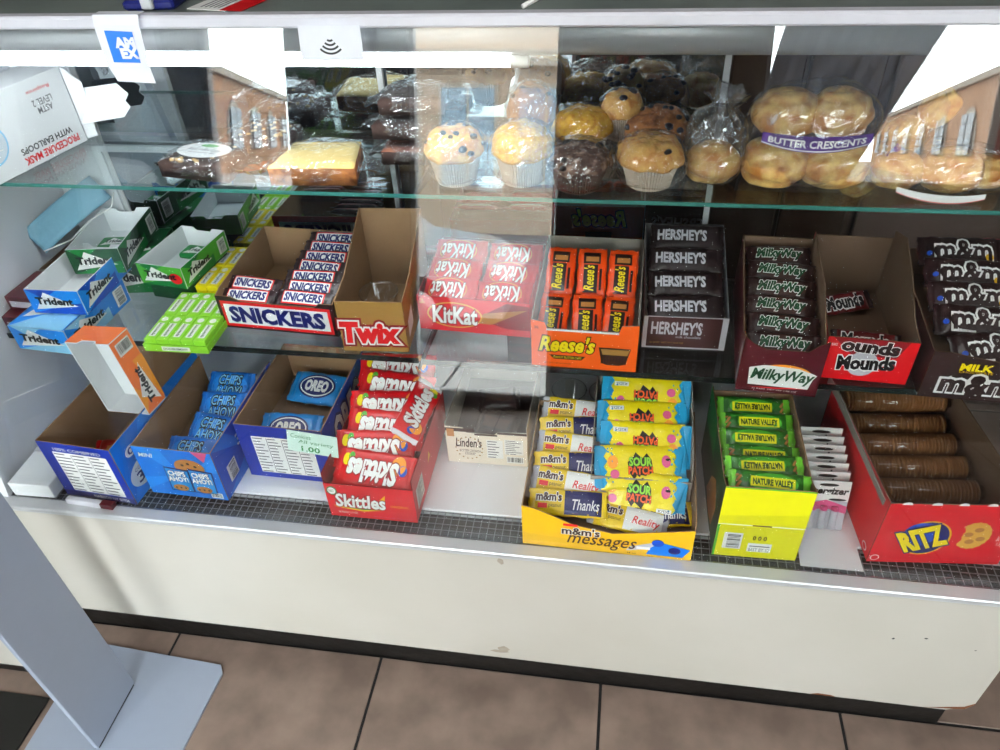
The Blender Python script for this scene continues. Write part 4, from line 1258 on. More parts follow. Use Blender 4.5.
# message chocolate packets
def d_me(c2, t2):
    def f_(f):
        f.rect(.46, .06, .93, .94, c2, 1); f.text("m&m's", .10, .54, .42, .84, I['brown'], 4, bold=.04, out=WHT, ow=.05)
        f.text(t2, .56, .24, .90, .62, WHT if c2 is not WHT else I['red'], 3, shear=.25, bold=.01); f.rect(.12, .26, .24, .44, I['red'], 1); f.text('peanut', .26, .26, .42, .42, I['brown'], 2)
    return f_
NB = mat('navy_foil_print', (.05, .10, .36), .3)
bA = make_pack('message_chocolate_bag', 'x', 'chocolate bag', .132, .046, .014, F_YL, F_YL, d_me(NB, 'Thanks'), seed=11)
bB = make_pack('message_chocolate_bag', 'x', 'chocolate bag', .132, .046, .014, F_YL, F_SL, d_me(WHT, 'Reality'), seed=12)
for i in range(6):
    b0 = bA if i % 2 == 0 else bB
    o = b0 if i < 2 else dup(b0)
    o['label'] = f"yellow message chocolate bag with a {'dark blue' if i % 2 == 0 else 'white'} end, {ORD[i]} from the front"
    o['group'] = 'yellow message chocolate bags'
    CF.place(o, .072, .042 + i * .036, .066 + i * .009, 34, 0, (3, -5, 4, -2, 6, 0)[i])
o = dup(bB, 'yellow and white message chocolate bag lying across the right front of the yellow carton', 'yellow message chocolate bags'); CF.place(o, .175, .034, .050, 20, 0, -12)
o = dup(bA, 'yellow message chocolate bag tucked beneath the lowest sour candy bag', 'yellow message chocolate bags'); CF.place(o, .215, .048, .050, 12, 0, 8)

# sour candy bags
SB = mat('sour_blue_print', (.10, .62, .82), .3)
def d_sp(f):
    for x in (0, 1):
        pts = [(.0 if x == 0 else 1.0, .04), (.0 if x == 0 else 1.0, .96)]
        n = 9
        for k in range(n):
            y = .96 - .92 * k / (n - 1)
            xx = .10 + .04 * (k % 2)
            pts.append((xx if x == 0 else 1 - xx, y))
        f.poly(pts if x else pts, SB, 1)
    rr = random.Random(3)
    for _ in range(26):
        x = rr.choice((rr.uniform(.10, .2), rr.uniform(.80, .9))); f.oval(x, rr.uniform(.12, .9), .010, .022, SB, 1, 6)
    f.poly([(.38, .36), (.43, .22), (.46, .32), (.54, .20), (.57, .34), (.64, .36), (.62, .66), (.57, .80), (.52, .68), (.45, .82), (.41, .68), (.36, .6)], BLK, 1.8)
    f.text('SOUR', .38, .52, .62, .70, I['lime'], 4, bold=.04, out=I['dgreen'], ow=.03); f.text('PATCH', .37, .34, .63, .50, I['orange'], 4, bold=.03, out=I['dred'], ow=.03)
    f.oval(.20, .60, .06, .15, I['lorange'], 2, 10); f.oval(.22, .34, .05, .10, I['pink'], 2, 10); f.oval(.78, .62, .05, .14, I['pink'], 2, 10); f.oval(.80, .66, .03, .03, BLK, 3, 8); f.rect(.70, .16, .86, .26, WHT, 2); f.text('KIDS', .72, .18, .84, .24, BLK, 3)
b = make_pack('sour_candy_bag', 'x', 'sour candy bag', .154, .078, .018, F_SP, foil('sour_blue_wrapper', (.12, .60, .80)), d_sp, seed=13)
LB = ['lowest and frontmost', 'second', 'third', 'fourth', 'topmost']
vv = (-.010, .024, .062, .098, .140); zz = (.030, .058, .076, .094, .112)
series(b, 5, lambda i, o: CG.place(o, .084 + (-.002, -.004, .004, -.003, .002)[i], vv[i], zz[i], (48, 36, 40, 34, 40)[i], 180 if i not in (0, 1) else 0, (-5, 5, -3, 2, -1)[i]), lambda i: f'yellow and blue sour candy bag, {LB[i]} counting up the stack', 'yellow and blue sour candy bags')

# green snack bars
def d_nv(f):
    f.oval(.54, .5, .30, .40, I['mgreen'], .6, 20); f.rect(.26, .3, .80, .72, I['ngold'], 1); f.text('NATURE VALLEY', .29, .38, .77, .62, I['dgreen'], 3, bold=.04)
    for i in range(9): f.oval(.10 + .012 * (i % 4), .25 + .06 * i, .02, .05, I['cookie'], 1, 8)
b = make_pack('snack_bar', 'x', 'snack bar', .122, .038, .017, F_GR, F_DG, d_nv, seed=14)
series(b, 6, lambda i, o: CH.place(o, .067 + (i == 0) * .003, .022 + i * .037, .142 + (.014, .012, -.002, .0, .002, .004)[i], 30, 180 if i % 2 else 0, (-4, 3, 1, -1, 2, 0)[i]), lambda i: f'green oat snack bar, {ORD[i]} from the front of the yellow carton', 'green oat snack bars')

# blue cookie bags
def d_ca(f):
    f.oval(.5, .5, .40, .40, I['tblue'], .6, 20); f.text('CHIPS\nAHOY!', .22, .18, .80, .84, I['pblue'], 3, bold=.01, shear=.15, out=BLK, ow=.09)
b = make_pack('cookie_bag', 'x', 'cookie bag', .096, .066, .020, F_BL, F_BL, d_ca, seed=15)
cpos = ((.060, .050, .060, 28, 0), (.082, .105, .070, 30, -8), (.076, .165, .075, 32, 6), (.070, .215, .085, 34, 0))
series(b, 4, lambda i, o: CB.place(o, cpos[i][0] + .010, cpos[i][1], cpos[i][2], cpos[i][3], 0, cpos[i][4]), lambda i: f'bright blue cookie bag, {ORD[i]} from the front of the cookie carton', 'blue cookie bags')
def d_or(f):
    f.oval(.5, .5, .33, .38, I['navy'], 1, 24); f.oval(.5, .5, .30, .33, WHT, 1.6, 24); f.oval(.5, .5, .28, .29, I['navy'], 2.2, 24); f.text('OREO', .3, .34, .7, .66, WHT, 3.6, bold=.06)
F_LB = foil('light_blue_wrapper', (.12, .56, .88))
b = make_pack('cookie_bag', 'light blue sandwich cookie bag lying behind the nutrition table', 'cookie bag', .118, .070, .022, F_LB, F_LB, d_or, seed=16)
CC.place(b, .078, .050, .078, 22, 0, 2)
o = dup(b, 'light blue sandwich cookie bag at the shaded back of the same carton'); CC.place(o, .090, .170, .080, 20, 0, -3)
o = dup(b, 'light blue cookie bag standing along the right wall of the corner carton'); CA.place(o, .131, .075, .062, 78, 0, 92)
o = dup(b, 'light blue cookie bag standing behind the first along the same wall'); CA.place(o, .131, .200, .070, 78, 0, 92)
b = make_pack('biscuit_bag', 'red biscuit bag lying in the bottom of the corner carton', 'biscuit bag', .10, .06, .02, foil('biscuit_red_wrapper', (.62, .12, .10)), F_RD, lambda f: f.rect(.3, .3, .7, .7, I['cookie'], 1), seed=17)
CA.place(b, .068, .085, .035, 20, 0, 10)
b = make_pack('cookie_pack', 'dark brown cookie pack lying in the cream cookie carton', 'cookie pack', .085, .055, .02, F_SN, F_SN, lambda f: f.rect(.2, .3, .8, .7, I['brown'], 1), seed=18)
CE.place(b, .085, .075, .032, 25, 0, -12)
o = dup(b, 'dark brown cookie pack at the back of the cream cookie carton'); CE.place(o, .075, .150, .032, 15, 0, 8)

# cracker sleeves: rows of round biscuits in clear film
CRK = mat('round_cracker', (.55, .36, .19), .8, vary=.2, scale=60, bump=.3, bscale=200)
FILM = clear_film('sleeve_film', (.97, .95, .92), .02, .7, rough=.08)
def sleeve():
    root = thing('cracker_sleeve', 'x', 'cracker sleeve')
    mb = MB()
    for i in range(30):
        x = -.084 + i * .0058
        mb.lathe([(.019, -.0018), (.0205, 0), (.019, .0018)], CRK, 16, Matrix.Translation((x, 0, 0)) @ Matrix.Rotation(pi / 2, 4, 'Y'), True)
    tag(mb.build('crackers', root), kind='stuff')
    mb = MB(); mb.tube([(-.096, 0, 0), (-.089, 0, 0), (-.086, 0, 0), (.088, 0, 0), (.091, 0, 0), (.098, 0, 0)], [.012, .006, .0215, .0215, .006, .012], FILM, 18); mb.build('film', root)
    return root
s0 = sleeve()
series(s0, 6, lambda i, o: CJ.place(o, .102, (.05, .10, .15, .20, .25, .275)[i], (.056, .062, .066, .070, .072, .108)[i], 0, 0, (1, -1, 0, 1, 0, 0)[i]), lambda i: f'clear sleeve of round crackers, {ORD[i]} from the front in the red cracker carton', 'cracker sleeves in the red carton')

# battery cards between the yellow and the red carton
def battery(first):
    root = thing('battery_pack', 'x', 'battery pack')
    mb = MB(); mb.bbox((0, 0, 0), (.070, .0022, .098), I['silver'], .0008)
    pr = MB(); f = Fr(mb, (0, 0, 0), (1, 0, 0), (0, 0, 1), .070, .098, pmb=pr)
    f.rect(0, .60, 1, 1, WHT, 1); f.text('energizer', .04, .70, .96, .86, BLK, 3, bold=.04, shear=.2); f.oval(.5, .92, .22, .03, BLK, 2); f.oval(.75, .63, .2, .025, BLK, 2)
    f.poly([(0, .5), (.5, .62), (1, .5), (1, .35), (.5, .45), (0, .35)], I['pink'], 2)
    o = mb.build('card', root); pr.build('printed_lettering', o)
    for k in range(3):
        mb = MB(); mb.tube([(.014 + k * .018, -.006, .008), (.014 + k * .018, -.006, .045)], .006, I['silver'], 12); mb.tube([(.014 + k * .018, -.006, .045), (.014 + k * .018, -.006, .050)], .0062, I['pink'], 12); mb.build('battery', root)
    return root
b = battery(True)
for i in range(7):
    o = b if i == 0 else dup(b)
    o['label'] = f'white and pink battery card, {ORD[i]} from the front of the stack'
    o['group'] = 'battery cards in a leaning stack'
    o.location = (.3365, .880 + i * .0175, DZ + .0005 + 0.0005); o.rotation_euler = (RD(-14), 0, RD(1))
    o.location.z = DZ + .001 + i * .0035
mb = MB(); mb.plate([(0, 0), (.098, 0), (.094, .11), (.004, .12)], .0006, WCARD, WCARD, (.328, .800, DZ + .0012), (1, 0, 0), (0, 1, 0))
tag(mb.build('paper_sheet'), 'white sheet of paper in front of the battery cards', 'paper')

# two clear cups at the back and one in the tan carton
CUPM = clear_film('clear_plastic_cup', (.96, .97, .97), .05, 1.2, rough=.03)
def cup(label):
    root = thing('plastic_cup', label, 'cup')
    mb = MB(); mb.lathe([(.0, .002), (.024, .0), (.033, .082), (.0345, .084), (.033, .0845), (.0315, .082), (.023, .003), (.0, .003)], CUPM, 28); mb.build('cup_wall', root)
    mb = MB(); mb.tube([(.034 * cos(a), .034 * sin(a), .084) for a in [2 * pi * i / 28 for i in range(29)]], .0012, CUPM, 6); mb.build('rim', root)
    return root
o = cup('clear plastic cup standing in the tan carton'); o.location = (-.405, 1.045, MZ + .0025)
o = cup('clear plastic cup behind the yellow carton, the one nearer the cream carton'); o.location = (-.075, 1.105, DZ)
o = cup('clear plastic cup behind the yellow carton, beside the other cup'); o.location = (-.002, 1.105, DZ)
# ------------------------------------------------------------------ baked goods on the upper shelf
UZ = 0.9722
WRAP = clear_film('cling_film', (.97, .98, .99), .05, 1.3, rough=.16, crease=.62, bump=1.0, cscale=22, haze=.02)
WRAP2 = clear_film('crumpled_film', (.95, .96, .98), .08, 1.4, rough=.14, crease=.75, bump=1.0, cscale=30, haze=.05)
PAPER = mat('white_baking_paper', (.86, .80, .72), .8, bump=.2); PAPERD = mat('brown_baking_paper', (.34, .22, .16), .8, bump=.2)
CORN = two_tone('corn_crust', (.93, .72, .22), (.84, .55, .14), 150, .4, .7, .75, .5)
GOLD = two_tone('golden_crust', (.90, .70, .38), (.80, .52, .24), 60, .4, .65, .75, .5)
CHOC = two_tone('chocolate_crumb', (.30, .18, .13), (.62, .50, .42), 90, .5, .7, .8, .6)
BROWN = two_tone('brown_crust', (.68, .42, .20), (.46, .24, .10), 70, .4, .7, .75, .5)
BERRY = mat('dark_blueberry', (.10, .07, .13), .5); CHOCC = mat('chocolate_chip', (.13, .07, .05), .4)

def shell(name, parent, rx, ry, rz, cz, m, amp=.10, seed=0, flat=True, n=3, tail=None, loc=(0, 0)):
    """crumpled film around something: a lumpy closed skin resting on z = 0"""
    vs, fs = [], []
    nu, nv = 46, 26
    off = Vector((seed * 3.1, seed * 1.7, seed))
    for j in range(nv + 1):
        ph = -pi / 2 + pi * j / nv
        for i in range(nu):
            a = 2 * pi * i / nu
            d = Vector((cos(ph) * cos(a), cos(ph) * sin(a), sin(ph)))
            k = 1 + amp * noise.noise(d * 2.2 + off) + amp * .55 * (.5 - 2 * abs(noise.noise(d * 5 + off))) + amp * .25 * noise.noise(d * 14 + off)
            sq = (abs(d.x) ** 2.6 + abs(d.y) ** 2.6 + abs(d.z) ** 2.6) ** (-1 / 2.6)
            p = Vector((d.x * rx * k * sq + loc[0], d.y * ry * k * sq + loc[1], cz + d.z * rz * k * sq))
            p.z = max(p.z, .0008)
            vs.append(tuple(p))
    for j in range(nv):
        for i in range(nu):
            fs.append((j * nu + i, j * nu + (i + 1) % nu, (j + 1) * nu + (i + 1) % nu, (j + 1) * nu + i))
    mb = MB(); mb.add(vs, fs, m, None, False)
    if tail:
        mb.tube(tail, [.004, .010, .020][:len(tail)] if len(tail) == 3 else .01, m, 9)
    return mb.build(name, parent)

def muffin(label, x, y, z, r, h, cupm, topm, chip=None, nch=0, seed=0, tilt=(0, 0), dome=1.0, wrap=True):
    root = thing('muffin', label, 'muffin', (x, y, z), (RD(tilt[0]), RD(tilt[1]), seed * .7), 'wrapped muffins on the upper shelf')
    mb = MB()
    hc = h * .56
    mb.lathe([(r * .68, 0), (r * .74, hc * .35), (r * .86, hc * .8), (r * .92, hc), (r * .90, hc), (r * .84, hc * .8)], cupm, 112, smooth=False, fn=lambda i, a: 1 + .028 * (1 if round(a / (2 * pi) * 112) % 2 else -1))
    mb.build('paper_cup', root)
    vs, fs = [], []
    nu, nv = 36, 12
    for j in range(nv + 1):
        t = j / nv
        rr = r * (1.04 * cos(t * pi / 2) ** .55 if t > 0 else 1.04)
        zz = hc * .97 + (h - hc) * sin(t * pi / 2) * dome
        for i in range(nu):
            a = 2 * pi * i / nu
            k = 1 + .09 * noise.noise(Vector((cos(a) * 2, sin(a) * 2, t * 2 + seed * 5))) + .04 * noise.noise(Vector((cos(a) * 7, sin(a) * 7, t * 6 + seed * 5)))
            vs.append((rr * k * cos(a), rr * k * sin(a), zz + .007 * noise.noise(Vector((cos(a) * rr * 70, sin(a) * rr * 70, seed * 3)))))
    for j in range(nv):
        for i in range(nu): fs.append((j * nu + i, j * nu + (i + 1) % nu, (j + 1) * nu + (i + 1) % nu, (j + 1) * nu + i))
    fs.append(tuple(range(nu - 1, -1, -1))); fs.append(tuple(nv * nu + i for i in range(nu)))
    mb = MB(); mb.add(vs, fs, topm, None, True); top = mb.build('muffin_top', root)
    rr_ = random.Random(seed)
    for k in range(nch):
        a, t = rr_.uniform(0, 2 * pi), rr_.uniform(.2, .9)
        q = r * 1.04 * cos(t * pi / 2) ** .55
        zz = hc * .97 + (h - hc) * sin(t * pi / 2) * dome
        mb = MB(); s_ = rr_.uniform(.0045, .0075)
        mb.lathe([(s_ * .4, -s_ * .6), (s_ * .95, -s_ * .25), (s_, .1 * s_), (s_ * .7, s_ * .5), (s_ * .2, s_ * .68)], chip, 10, Matrix.Translation((q * cos(a), q * sin(a), zz)))
        mb.build('blueberry' if chip is BERRY else 'chocolate_chip', top)
    if wrap:
        shell('cling_film', root, r * 1.08, r * 1.08, h * .54, h * .52, WRAP, .07, seed + 1)
    return root
muffin('wrapped chocolate chip muffin in a white paper cup beside the pound cake slice', -.262, 1.105, UZ, .046, .085, PAPER, GOLD, CHOCC, 16, 1)
muffin('bright golden muffin in a white paper cup next to the chocolate chip muffin', -.155, 1.110, UZ, .047, .088, PAPER, CORN, None, 0, 2)
muffin('tall brown muffin wrapped in film at the back, behind the bright golden one', -.152, 1.215, UZ, .040, .112, PAPERD, BROWN, CHOCC, 5, 3)
muffin('dark brown crumb-topped muffin in a brown paper cup at the front of the group', -.066, 1.095, UZ, .050, .068, PAPERD, CHOC, CHOCC, 8, 4, dome=.8)
muffin('yellow corn muffin behind the dark crumb-topped muffin', -.068, 1.200, UZ, .049, .080, PAPER, CORN, None, 0, 5, (4, 0))
muffin('blueberry muffin wedged at the back between the corn muffin and the large brown one', -.006, 1.226, UZ + .026, .034, .074, PAPER, GOLD, BERRY, 14, 6)
muffin('golden muffin with one berry at the front right of the group', .042, 1.110, UZ, .049, .072, PAPER, GOLD, BERRY, 3, 7)
muffin('large brown blueberry muffin behind the golden front muffin', .055, 1.206, UZ, .050, .080, PAPERD, BROWN, BERRY, 16, 8, (10, 0))

def slab_cake(name, label, cat, x, y, z, yaw, a, b, h, m_in, m_crust, seed, group=None, oval=False, nuts=None, film=WRAP, taper=.8):
    root = thing(name, label, cat, (x, y, z), (0, 0, RD(yaw)), group)
    mb = MB()
    q = (1 - taper) / 2 * a
    lo = [(-a / 2 + q * .4, -b / 2, .004), (a / 2 - q * .4, -b / 2, .004), (a / 2 - q, b / 2, .004), (-a / 2 + q, b / 2, .004)]
    vs, fs = [], []
    nx, ny = 14, 10
    for s_ in (0, 1):
        for j in range(ny + 1):
            for i in range(nx + 1):
                u, v = i / nx, j / ny
                w_ = 1 - (1 - taper) * v
                xx, yy = (u - .5) * a * w_, (v - .5) * b
                e = (1 - abs(2 * u - 1) ** 8) * (1 - abs(2 * v - 1) ** 8)
                zz = .004 + (h * (.85 + .15 * e) + .002 * noise.noise(Vector((xx * 60, yy * 60, seed))) if s_ else 0)
                vs.append((xx, yy, zz))
    st = (nx + 1) * (ny + 1)
    top = []
    for j in range(ny):
        for i in range(nx):
            k = j * (nx + 1) + i
            top.append((st + k, st + k + 1, st + k + nx + 2, st + k + nx + 1)); fs.append((k, k + nx + 1, k + nx + 2, k + 1))
    rim = [i for i in range(nx + 1)] + [j * (nx + 1) + nx for j in range(1, ny + 1)] + [ny * (nx + 1) + i for i in range(nx - 1, -1, -1)] + [j * (nx + 1) for j in range(ny - 1, 0, -1)]
    for k in range(len(rim)):
        p_, q_ = rim[k], rim[(k + 1) % len(rim)]
        fs.append((p_, q_, st + q_, st + p_))
    mb.add(vs, fs, m_crust, None, True)
    off = len(mb.v)
    mb2 = mb.mi(m_in)
    for f_ in top:
        mb.f.append(list(f_)); mb.m.append(mb2); mb.sm.append(True)
    body = mb.build('cake_slice', root)
    if nuts:
        rr = random.Random(seed)
        for k in range(22):
            u, v = rr.uniform(-.44, .44) * a * taper, rr.uniform(-.45, .45) * b
            mbn = MB(); s_ = rr.uniform(.0025, .0045); mbn.bbox((u - s_, v - s_ * .7, h * .98), (u + s_, v + s_ * .7, h + .006), nuts, s_ * .4, Matrix.Rotation(rr.uniform(-.1, .1), 4, 'Z')); mbn.build('walnut_piece', body)
    shell('cling_film', root, a * .53, b * .55, h * .62 + .004, h * .58 + .004, film, .10, seed)
    if oval:
        mbn = MB(); f = Fr(mbn, (-a * .38, -b * .34, h * 1.12 + .004), (1, 0, 0), (0, 1, 0), a * .76, b * .68); f.oval(.5, .5, .5, .5, WHT, 1, 36); f.oval(.5, .80, .17, .10, I['mgreen'], 2, 14)
        f.text('Black Forest Cake', .2, .44, .8, .60, GRY, 2.5); f.rect(.25, .30, .75, .32, GRY, 2.5)
        mbn.build('oval_label', root)
    # pinched ends of the wrap
    mbn = MB()
    for sx in (-1, 1):
        vv, ff = [], []
        for i in range(9):
            t = i / 8
            for j in range(3):
                vv.append((sx * (a * .50 + j * .014), (t - .5) * b * (.8 - .12 * j), .010 + h * .35 * (1 - j * .3) + .006 * sin(t * 19 + j)))
        for i in range(8):
            for j in range(2): ff.append((i * 3 + j, (i + 1) * 3 + j, (i + 1) * 3 + j + 1, i * 3 + j + 1))
        mbn.add(vv, ff, film, None, True)
    mbn.build('film_end', root)
    return root
DCAKE = two_tone('dark_chocolate_cake', (.17, .10, .08), (.26, .17, .14), 30, .4, .7, .8, .5)
NUT = mat('walnut', (.78, .66, .45), .8)
slab_cake('chocolate_cake_slice', 'dark chocolate cake slice with nuts and a white oval label, wrapped in film', 'cake', -.690, 1.110, UZ, -8, .130, .085, .030, DCAKE, DCAKE, 21, None, True, NUT)
slab_cake('chocolate_cake_slice', 'dark chocolate cake slice without a label, behind the one with the oval label', 'cake', -.625, 1.205, UZ, -4, .130, .080, .032, DCAKE, DCAKE, 22, None, False, NUT)
LEM = two_tone('pale_yellow_cake', (.96, .86, .58), (.93, .76, .42), 9, .4, .75, .8, .3)
slab_cake('pound_cake_slice', 'pale yellow pound cake slice with a brown crust, wrapped in film', 'cake', -.490, 1.112, UZ, 3, .142, .105, .034, LEM, BROWN, 23)
for i, lab in enumerate(('bottom reddish brown cake pack of the film-wrapped stack of three', 'middle dark brownie pack of the film-wrapped stack of three', 'topmost dark brownie pack of the film-wrapped stack of three')):
    slab_cake('brownie_pack', lab, 'brownie pack', -.345 + (.0, -.008, .006)[i], 1.185, UZ + i * .042, (2, -3, 4)[i], .105, .080, .026, (two_tone('reddish_cake', (.45, .22, .15), (.60, .38, .28), 25), DCAKE, DCAKE)[i], DCAKE, 31 + i, 'stacked wrapped brownie packs', False, None, WRAP2, .96)

# buns and their bags
BUN = two_tone('glazed_bun_crust', (.95, .80, .48), (.78, .50, .20), 45, .38, .66, .40, .3)
def bun_mesh(r, seed, zs=1.25):
    """a rolled crescent bun: a low dome with a spiral fold"""
    mb = MB(); vs, fs = [], []
    nu, nv = 56, 22
    for j in range(nv + 1):
        t = j / nv
        ph = -pi * .35 + (pi * .85) * t
        for i in range(nu):
            a = 2 * pi * i / nu
            q = cos(ph)
            fold = abs(sin(pi * (q * 2.6 + (a + seed) / (2 * pi)))) ** .5
            k = (.84 + .17 * fold) * (1 + .04 * noise.noise(Vector((cos(a) * 1.5, sin(a) * 1.5, seed * 4 + ph))))
            vs.append((r * 1.08 * q * k * cos(a), r * .92 * q * k * sin(a), max(.0012, zs * (r * .48 + r * .66 * sin(ph) * k))))
    for j in range(nv):
        for i in range(nu): fs.append((j * nu + i, j * nu + (i + 1) % nu, (j + 1) * nu + (i + 1) % nu, (j + 1) * nu + i))
    fs.append(tuple(range(nu - 1, -1, -1))); fs.append(tuple(nv * nu + i for i in range(nu)))
    mb.add(vs, fs, BUN, None, True)
    return mb
def bag(label, x, y, z, rot, buns, film, band=None, tail=None, group='bagged butter crescent rolls', fm=None):
    root = thing('bread_bag', label, 'bread bag', (x, y, z), tuple(RD(a) for a in rot), group)
    for i, (bx, by, bz, r) in enumerate(buns):
        o = bun_mesh(r, i * 1.3).build('bun', root); o.location = (bx, by, bz)
    sx, sy, sz, cz = film
    shell('bag_film', root, sx, sy, sz, cz, fm or WRAP, .09, int(abs(x) * 100) + 3, tail=tail)
    if band:
        band(root)
    return root
def curved_band(w_, y, z0, h_, bow, txt=True, mats=None, tiltz=0.0):
    def f_(root):
        mb = MB(); n = 18
        def q(t, v, k=0):
            a = (t - .5) * 2
            return ((a * w_ / 2), y - bow * (1 - a * a) - k * .0006, z0 + h_ * (v - .5) * (1 - .35 * a * a) - .006 * (1 - a * a) + tiltz * a)
        vs = [q(i / n, j) for i in range(n + 1) for j in (0, 1)]
        fs = [(i * 2, i * 2 + 2, i * 2 + 3, i * 2 + 1) for i in range(n)]
        mb.add(vs, fs, mats[0] if mats else I['purple'], None, True)
        vs = [q(i / n, v, 1) for i in range(n + 1) for v in (.06, .14)]
        mb.add(vs, fs, mats[1] if mats else WHT, None, True)
        o = mb.build('label_band', root)
        if txt:
            pr = MB()
            gv, gf, (xa, xb, ya, yb) = text_geo('BUTTER CRESCENTS', .03, 0)
            pr.add([q(.06 + .88 * (vx - xa) / (xb - xa), .30 + .45 * (vy - ya) / (yb - ya), 2) for vx, vy in gv], gf, WHT)
            pr.build('printed_lettering', o)
    return f_
bag('bag of glazed rolls with a purple name band between its two layers', .270, 1.135, UZ, (0, 0, 0),
    [(-.042, -.006, 0, .049), (.043, -.006, 0, .050), (-.036, .010, .070, .046), (.038, .010, .071, .046)], (.096, .062, .075, .072), curved_band(.150, -.050, .086, .024, .012))
bag('bag of rolls leaning steeply behind the lying bag near the end of the shelf', .415, 1.180, UZ + .012, (0, -52, 4),
    [(-.045, 0, 0, .036), (.028, 0, 0, .036), (.09, 0, 0, .030)], (.110, .048, .036, .032), curved_band(.05, -.044, .030, .05, .008, False))
bag('bag of rolls lying flat with a white and red band, end of upper shelf', .455, 1.125, UZ, (0, 0, -2),
    [(-.050, 0, 0, .036), (.020, -.004, 0, .042), (.072, .01, 0, .032)], (.108, .056, .034, .030), curved_band(.12, -.052, .012, .013, .008, False, (WHT, I['red']), -.003))
bag('pale bun in a crumpled clear bag knotted at the top, beside the muffins', .136, 1.125, UZ, (0, 0, 10),
    [(0, 0, .004, .040)], (.045, .046, .058, .056), None, tail=[(.0, .02, .085), (.008, .03, .105), (.022, .04, .130)], group=None, fm=WRAP2)
# crumpled film peak of the knotted bag
root = bpy.data.objects['bread_bag.003'] if 'bread_bag.003' in bpy.data.objects else None
if root:
    mb = MB(); vs, fs = [], []
    for i in range(17):
        a = 2 * pi * i / 16
        for j, (rr, zz) in enumerate(((.034, .070), (.018, .088), (.008, .098), (.022, .118), (.030, .130))):
            k = 1 + .25 * sin(a * 5 + j)
            vs.append((rr * k * cos(a) + .012, rr * k * sin(a) + .02, zz + .004 * sin(a * 4)))
    for i in range(16):
        for j in range(4): fs.append((i * 5 + j, (i + 1) * 5 + j, (i + 1) * 5 + j + 1, i * 5 + j + 1))
    mb.add(vs, fs, WRAP2, None, True); mb.build('knotted_top', root)

# face mask box lying against the side wall
root = thing('mask_box', 'white face mask box with red and black upside-down print leaning at the side wall', 'box', (-1.040, 1.030, UZ), (0, 0, RD(-13)))
mb = MB(); mb.bbox((-.078, 0, 0), (0, .205, .135), WCARD, .001); body = mb.build('carton_body', root)
mb = MB(); f = Fr(mb, (0, 0, 0), (0, 1, 0), (0, 0, 1), .205, .135)
f.text('PROCEDURE MASK', .34, .06, .92, .15, I['red'], 1.5, bold=.03, flip=True)
f.text('WITH EARLOOPS', .34, .19, .88, .27, BLK, 1.5, bold=.02, flip=True)
f.text('ASTM\nLEVEL 2', .62, .56, .82, .74, GRY, 1.5, bold=.01, flip=True); f.text('Respirex', .60, .82, .84, .88, I['red'], 1.5, flip=True)
f.oval(.10, .46, .17, .26, I['pblue'], 1, 30); f.oval(.10, .46, .155, .235, mat('mask_photo_grey', (.80, .84, .88), .5), 2, 30)
for k in range(3): f.rect(.0, .36 + k * .08, .2, .37 + k * .08, WHT, 3)
mb.build('printed_lettering', body)
mb = MB(); mb.plate([(0, 0), (.085, .012), (.100, .030), (.092, .040), (.100, .052), (.080, .070), (.02, .064), (0, .06)], .001, WCARD, WCARD, (0, .206, .03), Vector((.96, .28, 0)), Vector((0, .25, .97)))
mb.build('open_flap', root)
mb = MB(); mb.plate([(0, 0), (.018, .002), (.026, .10), (.006, .125), (0, .13)], .001, WCARD, WCARD, (0, .206, .003), Vector((.75, .66, 0)), Vector((0, 0, 1)))
mb.build('dust_flap', root)

# ------------------------------------------------------------------ notices over the top rail
mb = MB()
root = thing('payment_card_notice', 'white paper notice with a blue square, folded over the top rail', 'notice', (-.668, .938, 1.262))
tv = Vector((0, -.195, -.98))
PW = mat('white_notice_paper', (.88, .89, .92), .6)
pts = []
vs = [(-.014, .018, .0015), (.050, .018, .0015), (-.014, .002, .0015), (.050, .002, .0015), (-.013, -.003, -.01), (.050, -.003, -.01), (-.008, -.0125, -.055), (.052, -.0125, -.055), (.002, -.016, -.076), (.054, -.014, -.079)]
mb.add(vs, [(0, 2, 3, 1), (2, 4, 5, 3), (4, 6, 7, 5), (6, 8, 9, 7)], PW)
o = mb.build('paper', root); sm = o.modifiers.new('s', 'SOLIDIFY'); sm.thickness = .0006; sm.offset = -1
mb = MB(); V = Vector((0, .2066, .978)).normalized()
f = Fr(mb, (.004, -.0128, -.0525), (1, .0, 0), V, .038, .036)
f.poly([(.0, 0), (1.0, -.02), (.92, 1.0), (-.1, 1.05)], I['chblue'], 1)
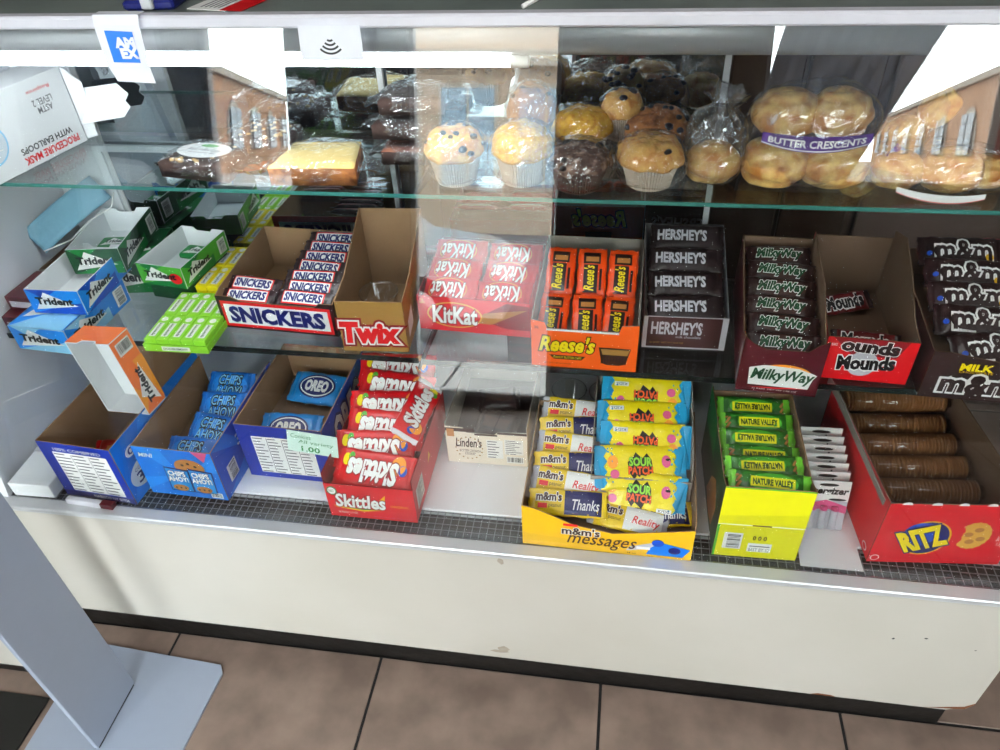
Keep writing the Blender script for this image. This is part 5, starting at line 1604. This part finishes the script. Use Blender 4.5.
f.text('AM', .25, .50, .93, .80, PW, 2.5, bold=.07, shear=-.1); f.text('EX', .36, .14, .96, .44, PW, 2.5, bold=.07, shear=-.1)
mb.build('printed_logo', root)
root = thing('contactless_notice', 'white paper notice with black contactless waves hanging from the top rail', 'notice', (-.408, .9405, 1.2435))
V = Vector((0, .20, .98))
mb = MB(); mb.plate([(0, -.034), (.082, -.034), (.080, .006), (0, .006)], .0006, PW, PW, (0, -.0022, 0), (1, 0, 0), tuple(V)); o = mb.build('paper', root)
mb = MB(); f = Fr(mb, (0, -.0022, 0), (1, 0, 0), V, .082, .034)
for r_, wd in ((.0036, .0024), (.0085, .0024), (.0134, .0024), (.0183, .0024)):
    for i in range(12):
        a0, a1 = RD(-134 + 88 * i / 12), RD(-134 + 88 * (i + 1) / 12)
        f.poly([((.040 + q * cos(a)) / .082, (-.0065 + q * sin(a)) / .034) for q, a in ((r_, a0), (r_ + wd, a0), (r_ + wd, a1), (r_, a1))], BLK, 1)
mb.build('contactless_symbol', root)
# small things on the glass top, cut by the photograph's upper edge
root = thing('badge_holder', 'dark blue badge holder with a metal clip on the glass top', 'badge holder', (-.66, .975, 1.2582), (0, 0, RD(5)))
mb = MB(); mb.bbox((0, 0, 0), (.07, .05, .012), I['navy'], .003); mb.build('holder', root)
mb = MB(); mb.bbox((.028, -.006, .002), (.044, .010, .018), ALU, .002); mb.build('clip', root)
root = thing('leaflet', 'white and red leaflet lying on the glass top', 'leaflet', (-.575, .985, 1.2582), (0, 0, RD(-12)))
mb = MB(); mb.box((0, 0, 0), (.06, .09, .001), WHT); mb.box((.052, 0, .001), (.085, .09, .0014), I['red'])
for k in range(5): mb.box((.014 + k * .007, .01, .001), (.016 + k * .007, .08, .0013), GRY)
mb.build('paper', root)
root = thing('drinking_straw', 'white straw lying on the glass top', 'straw', (-.13, .972, 1.2615), (0, 0, RD(70)))
mb = MB(); mb.tube([(0, 0, 0), (.16, 0, 0)], .003, WHT, 10); mb.build('tube', root)
